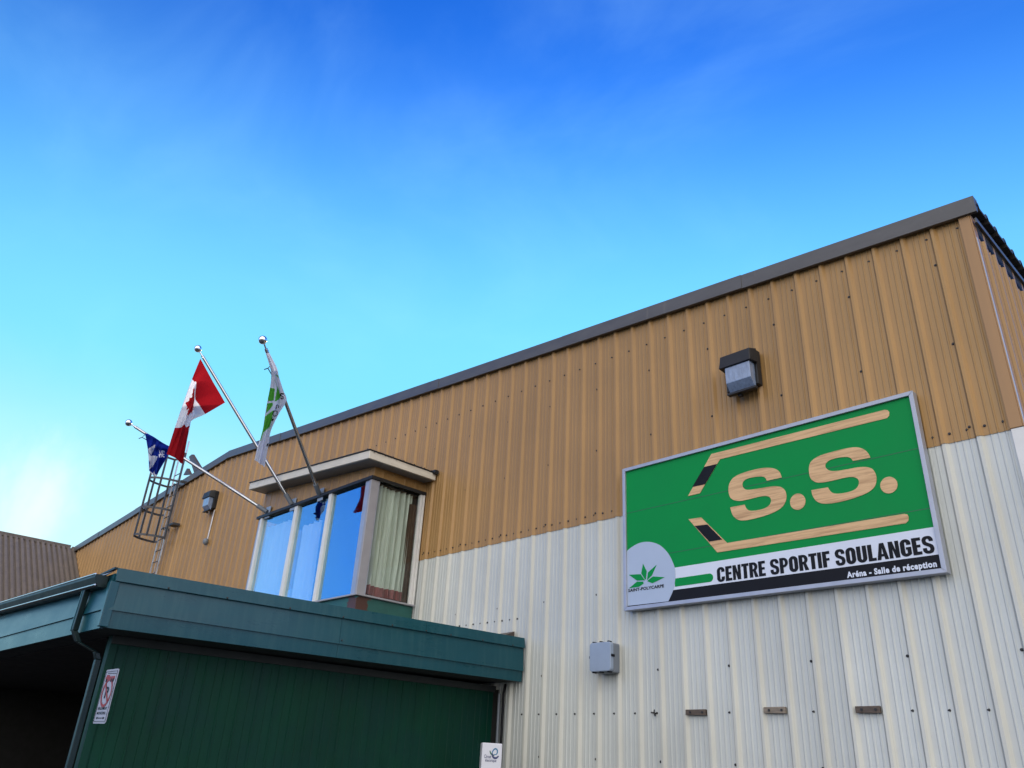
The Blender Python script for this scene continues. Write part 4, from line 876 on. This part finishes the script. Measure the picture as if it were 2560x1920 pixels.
def flag(label, pole, grid, uk, vk, A, colour, mats, nu=72, nv=56, ripple=.012, cat='flag', lift=0.0):
    """grid[u][v] = (x, y, depth); pattern colour(u, v, x, y) picks the cloth colour"""
    B, T = pole; d = (T-B).normalized(); vw = ((B+T)/2-CAMP).normalized(); nrm = d.cross(vw.cross(d)).normalized()
    nrm = (vw-d*vw.dot(d)).normalized()
    s = MB(); P2 = {}
    for i in range(nu+1):
        u = i/nu
        for j in range(nv+1):
            v = j/nv
            x, y, dp = [interp([interp([grid[a][c][k] for c in range(len(vk))], vk, v) for a in range(len(uk))], uk, u) for k in range(3)]
            p = onP(A[0]+x*A[2], A[1]+y*A[2], (B+T)/2, nrm)
            dp = dp+ripple*math.sin(v*23+u*6)*min(1, u*3)+ripple*.6*math.sin(u*19+v*4)
            s.v.append(p-(p-CAMP).normalized()*(dp+lift)); P2[i, j] = (x, y)
    for i in range(nu):
        for j in range(nv):
            s.f.append([i*(nv+1)+j, i*(nv+1)+j+1, (i+1)*(nv+1)+j+1, (i+1)*(nv+1)+j])
            x = (P2[i, j][0]+P2[i+1, j+1][0])/2; y = (P2[i, j][1]+P2[i+1, j+1][1])/2
            s.m.append(colour((i+.5)/nu, (j+.5)/nv, x, y))
    o = s.build('flag', mats, None, smooth=120, base=s.v[0], fix=False); tag(o, label, cat, 'flags on the bay window poles'); return o
leaf = [(0, 1), (.19, .62), (.36, .70), (.30, .24), (.48, .44), (.56, .30), (.84, .36), (.74, .10), (.86, .0), (.42, -.36), (.46, -.54), (.05, -.46), (.05, -.95), (-.05, -.95), (-.05, -.46), (-.46, -.54), (-.42, -.36), (-.86, 0), (-.74, .1), (-.84, .36), (-.56, .30), (-.48, .44), (-.30, .24), (-.36, .70), (-.19, .62)]
def canada(u, v, x, y):
    if u < .25 or u > .75: return 0
    return 0 if inside((u-.5)/.19, (.5-v)/.40, leaf) else 1
uk = (0, .25, .5, .75, 1); vk = (0, .25, .5, .62, .8, 1)
CG = [[(492, 275, 0), (570, 418, 0), (645, 556, 0), (683, 622, 0), (738, 715, 0), (793, 812, 0)],
      [(390, 525, 0), (418, 556, .05), (443, 572, .14), (429, 752, .0), (478, 838, -.05), (552, 952, -.03)],
      [(290, 800, 0), (345, 828, .06), (408, 806, .16), (404, 860, -.03), (392, 965, -.10), (373, 1047, -.10)],
      [(180, 1120, 0), (255, 1115, .06), (296, 1080, .15), (320, 1112, -.01), (362, 1100, -.07), (338, 1228, -.08)],
      [(80, 1440, 0), (140, 1465, .05), (190, 1490, .08), (225, 1520, 0), (250, 1550, -.04), (278, 1560, -.05)]]
flag('red and white maple leaf flag hanging in folds from the middle pole', PB[1], CG, uk, vk, (400, 840, .205), canada, [M['red'], M['fwhite']], 96, 72, .022)
QG = [[(640, 432, 0), (800, 500, .0), (900, 556, 0), (1010, 630, 0), (1130, 706, 0), (1290, 790, 0)],
      [(690, 680, 0), (760, 770, .07), (880, 800, .02), (960, 820, .06), (1080, 860, .02), (1250, 960, 0)],
      [(735, 1000, 0), (790, 1110, .08), (870, 1040, .0), (960, 1080, .08), (1060, 1150, .02), (1200, 1100, 0)],
      [(752, 1410, 0), (800, 1480, .05), (860, 1540, 0), (920, 1570, .05), (970, 1520, .02), (1003, 1440, 0)]]
QW = [[(725, 850), (910, 745), (905, 800), (815, 1010), (740, 925)], [(735, 930), (800, 1035), (880, 1025), (975, 1050), (940, 1140), (860, 1290), (755, 1395), (780, 1200), (735, 1120)], [(750, 1410), (850, 1490), (885, 1420), (905, 1500), (975, 1520), (920, 1580), (850, 1550)],
      [(1010, 880), (1030, 900), (1040, 960), (1080, 990), (1075, 940), (1065, 910), (1095, 890), (1130, 890), (1155, 915), (1155, 950), (1120, 935), (1105, 955), (1120, 985), (1155, 975), (1150, 1000), (1110, 1010), (1130, 1040), (1165, 1070), (1125, 1072), (1105, 1040), (1085, 1072), (1055, 1070), (1080, 1030), (1050, 1010), (1040, 1030), (1040, 1070), (1008, 1075), (1005, 990), (1035, 990)],
      [(780, 485), (840, 495), (800, 500)]]
flag('blue flag with white cross and fleur de lis bunched up on the lowest pole', PB[0], QG, (0, .33, .66, 1), (0, .2, .4, .6, .8, 1), (300, 1040, .09645), lambda u, v, x, y: 1 if any(inside(x, y, p) for p in QW) else 0, [M['blue'], M['fwhite']], 80, 80, .045, lift=.07)
rows = [((296, 292), (340, 290)), ((345, 450), (425, 460)), ((360, 545), (452, 570)), ((345, 690), (500, 720)), ((310, 870), (535, 835)), ((285, 1020), (442, 1000)), ((260, 1180), (358, 1180)), ((195, 1400), (328, 1345)), ((168, 1522), (282, 1605))]
GG = []
for i, (l, r_) in enumerate(rows):
    row = []
    for k, q in enumerate((0, .3, .5, .75, 1)):
        row.append((l[0]+(r_[0]-l[0])*q, l[1]+(r_[1]-l[1])*q+(-8 if k in (1, 3) and i == 8 else 0), (.03+.05*(k in (1, 3))-.03*(k == 2)) + (.02 if i < 5 else 0)))
    GG.append(row)
GP = [[(345, 690), (402, 700), (385, 835), (318, 838)], [(314, 866), (380, 862), (372, 905), (300, 985)], [(292, 1015), (385, 945), (360, 1075), (342, 1140), (268, 1205), (238, 1310), (232, 1300), (262, 1160)], [(388, 585), (425, 650), (428, 700), (398, 850), (445, 825), (470, 790), (440, 690)], [(395, 535), (435, 545), (450, 575)]]
GB = [[(470, 748), (505, 752), (512, 768), (478, 766), (474, 778), (508, 792), (500, 822), (462, 818), (462, 805), (490, 808), (492, 798), (458, 780)], [(512, 770), (518, 775), (515, 790), (508, 785)], [(418, 885), (452, 890), (446, 922), (425, 915), (420, 936), (408, 930)], [(368, 1040), (395, 1045), (385, 1062), (372, 1075), (360, 1070)], [(310, 1335), (328, 1330), (318, 1370), (304, 1360)]]
def green_flag(u, v, x, y):
    a = ((x-405)/30)**2+((y-985)/36)**2
    if .42 < a < 1: return 2
    if any(inside(x, y, p) for p in GB):
        if 425 < x < 440 and 893 < y < 912: return 0
        return 2
    return 1 if any(inside(x, y, p) for p in GP) else 0
flag('green and white flag with black letters twisted tightly around the rightmost pole', PB[2], GG, tuple(i/8 for i in range(9)), (0, .3, .5, .75, 1), (600, 820, .217), green_flag, [M['fwhite'], M['fgreen'], M['fblack']], 110, 40, .010, lift=.045)
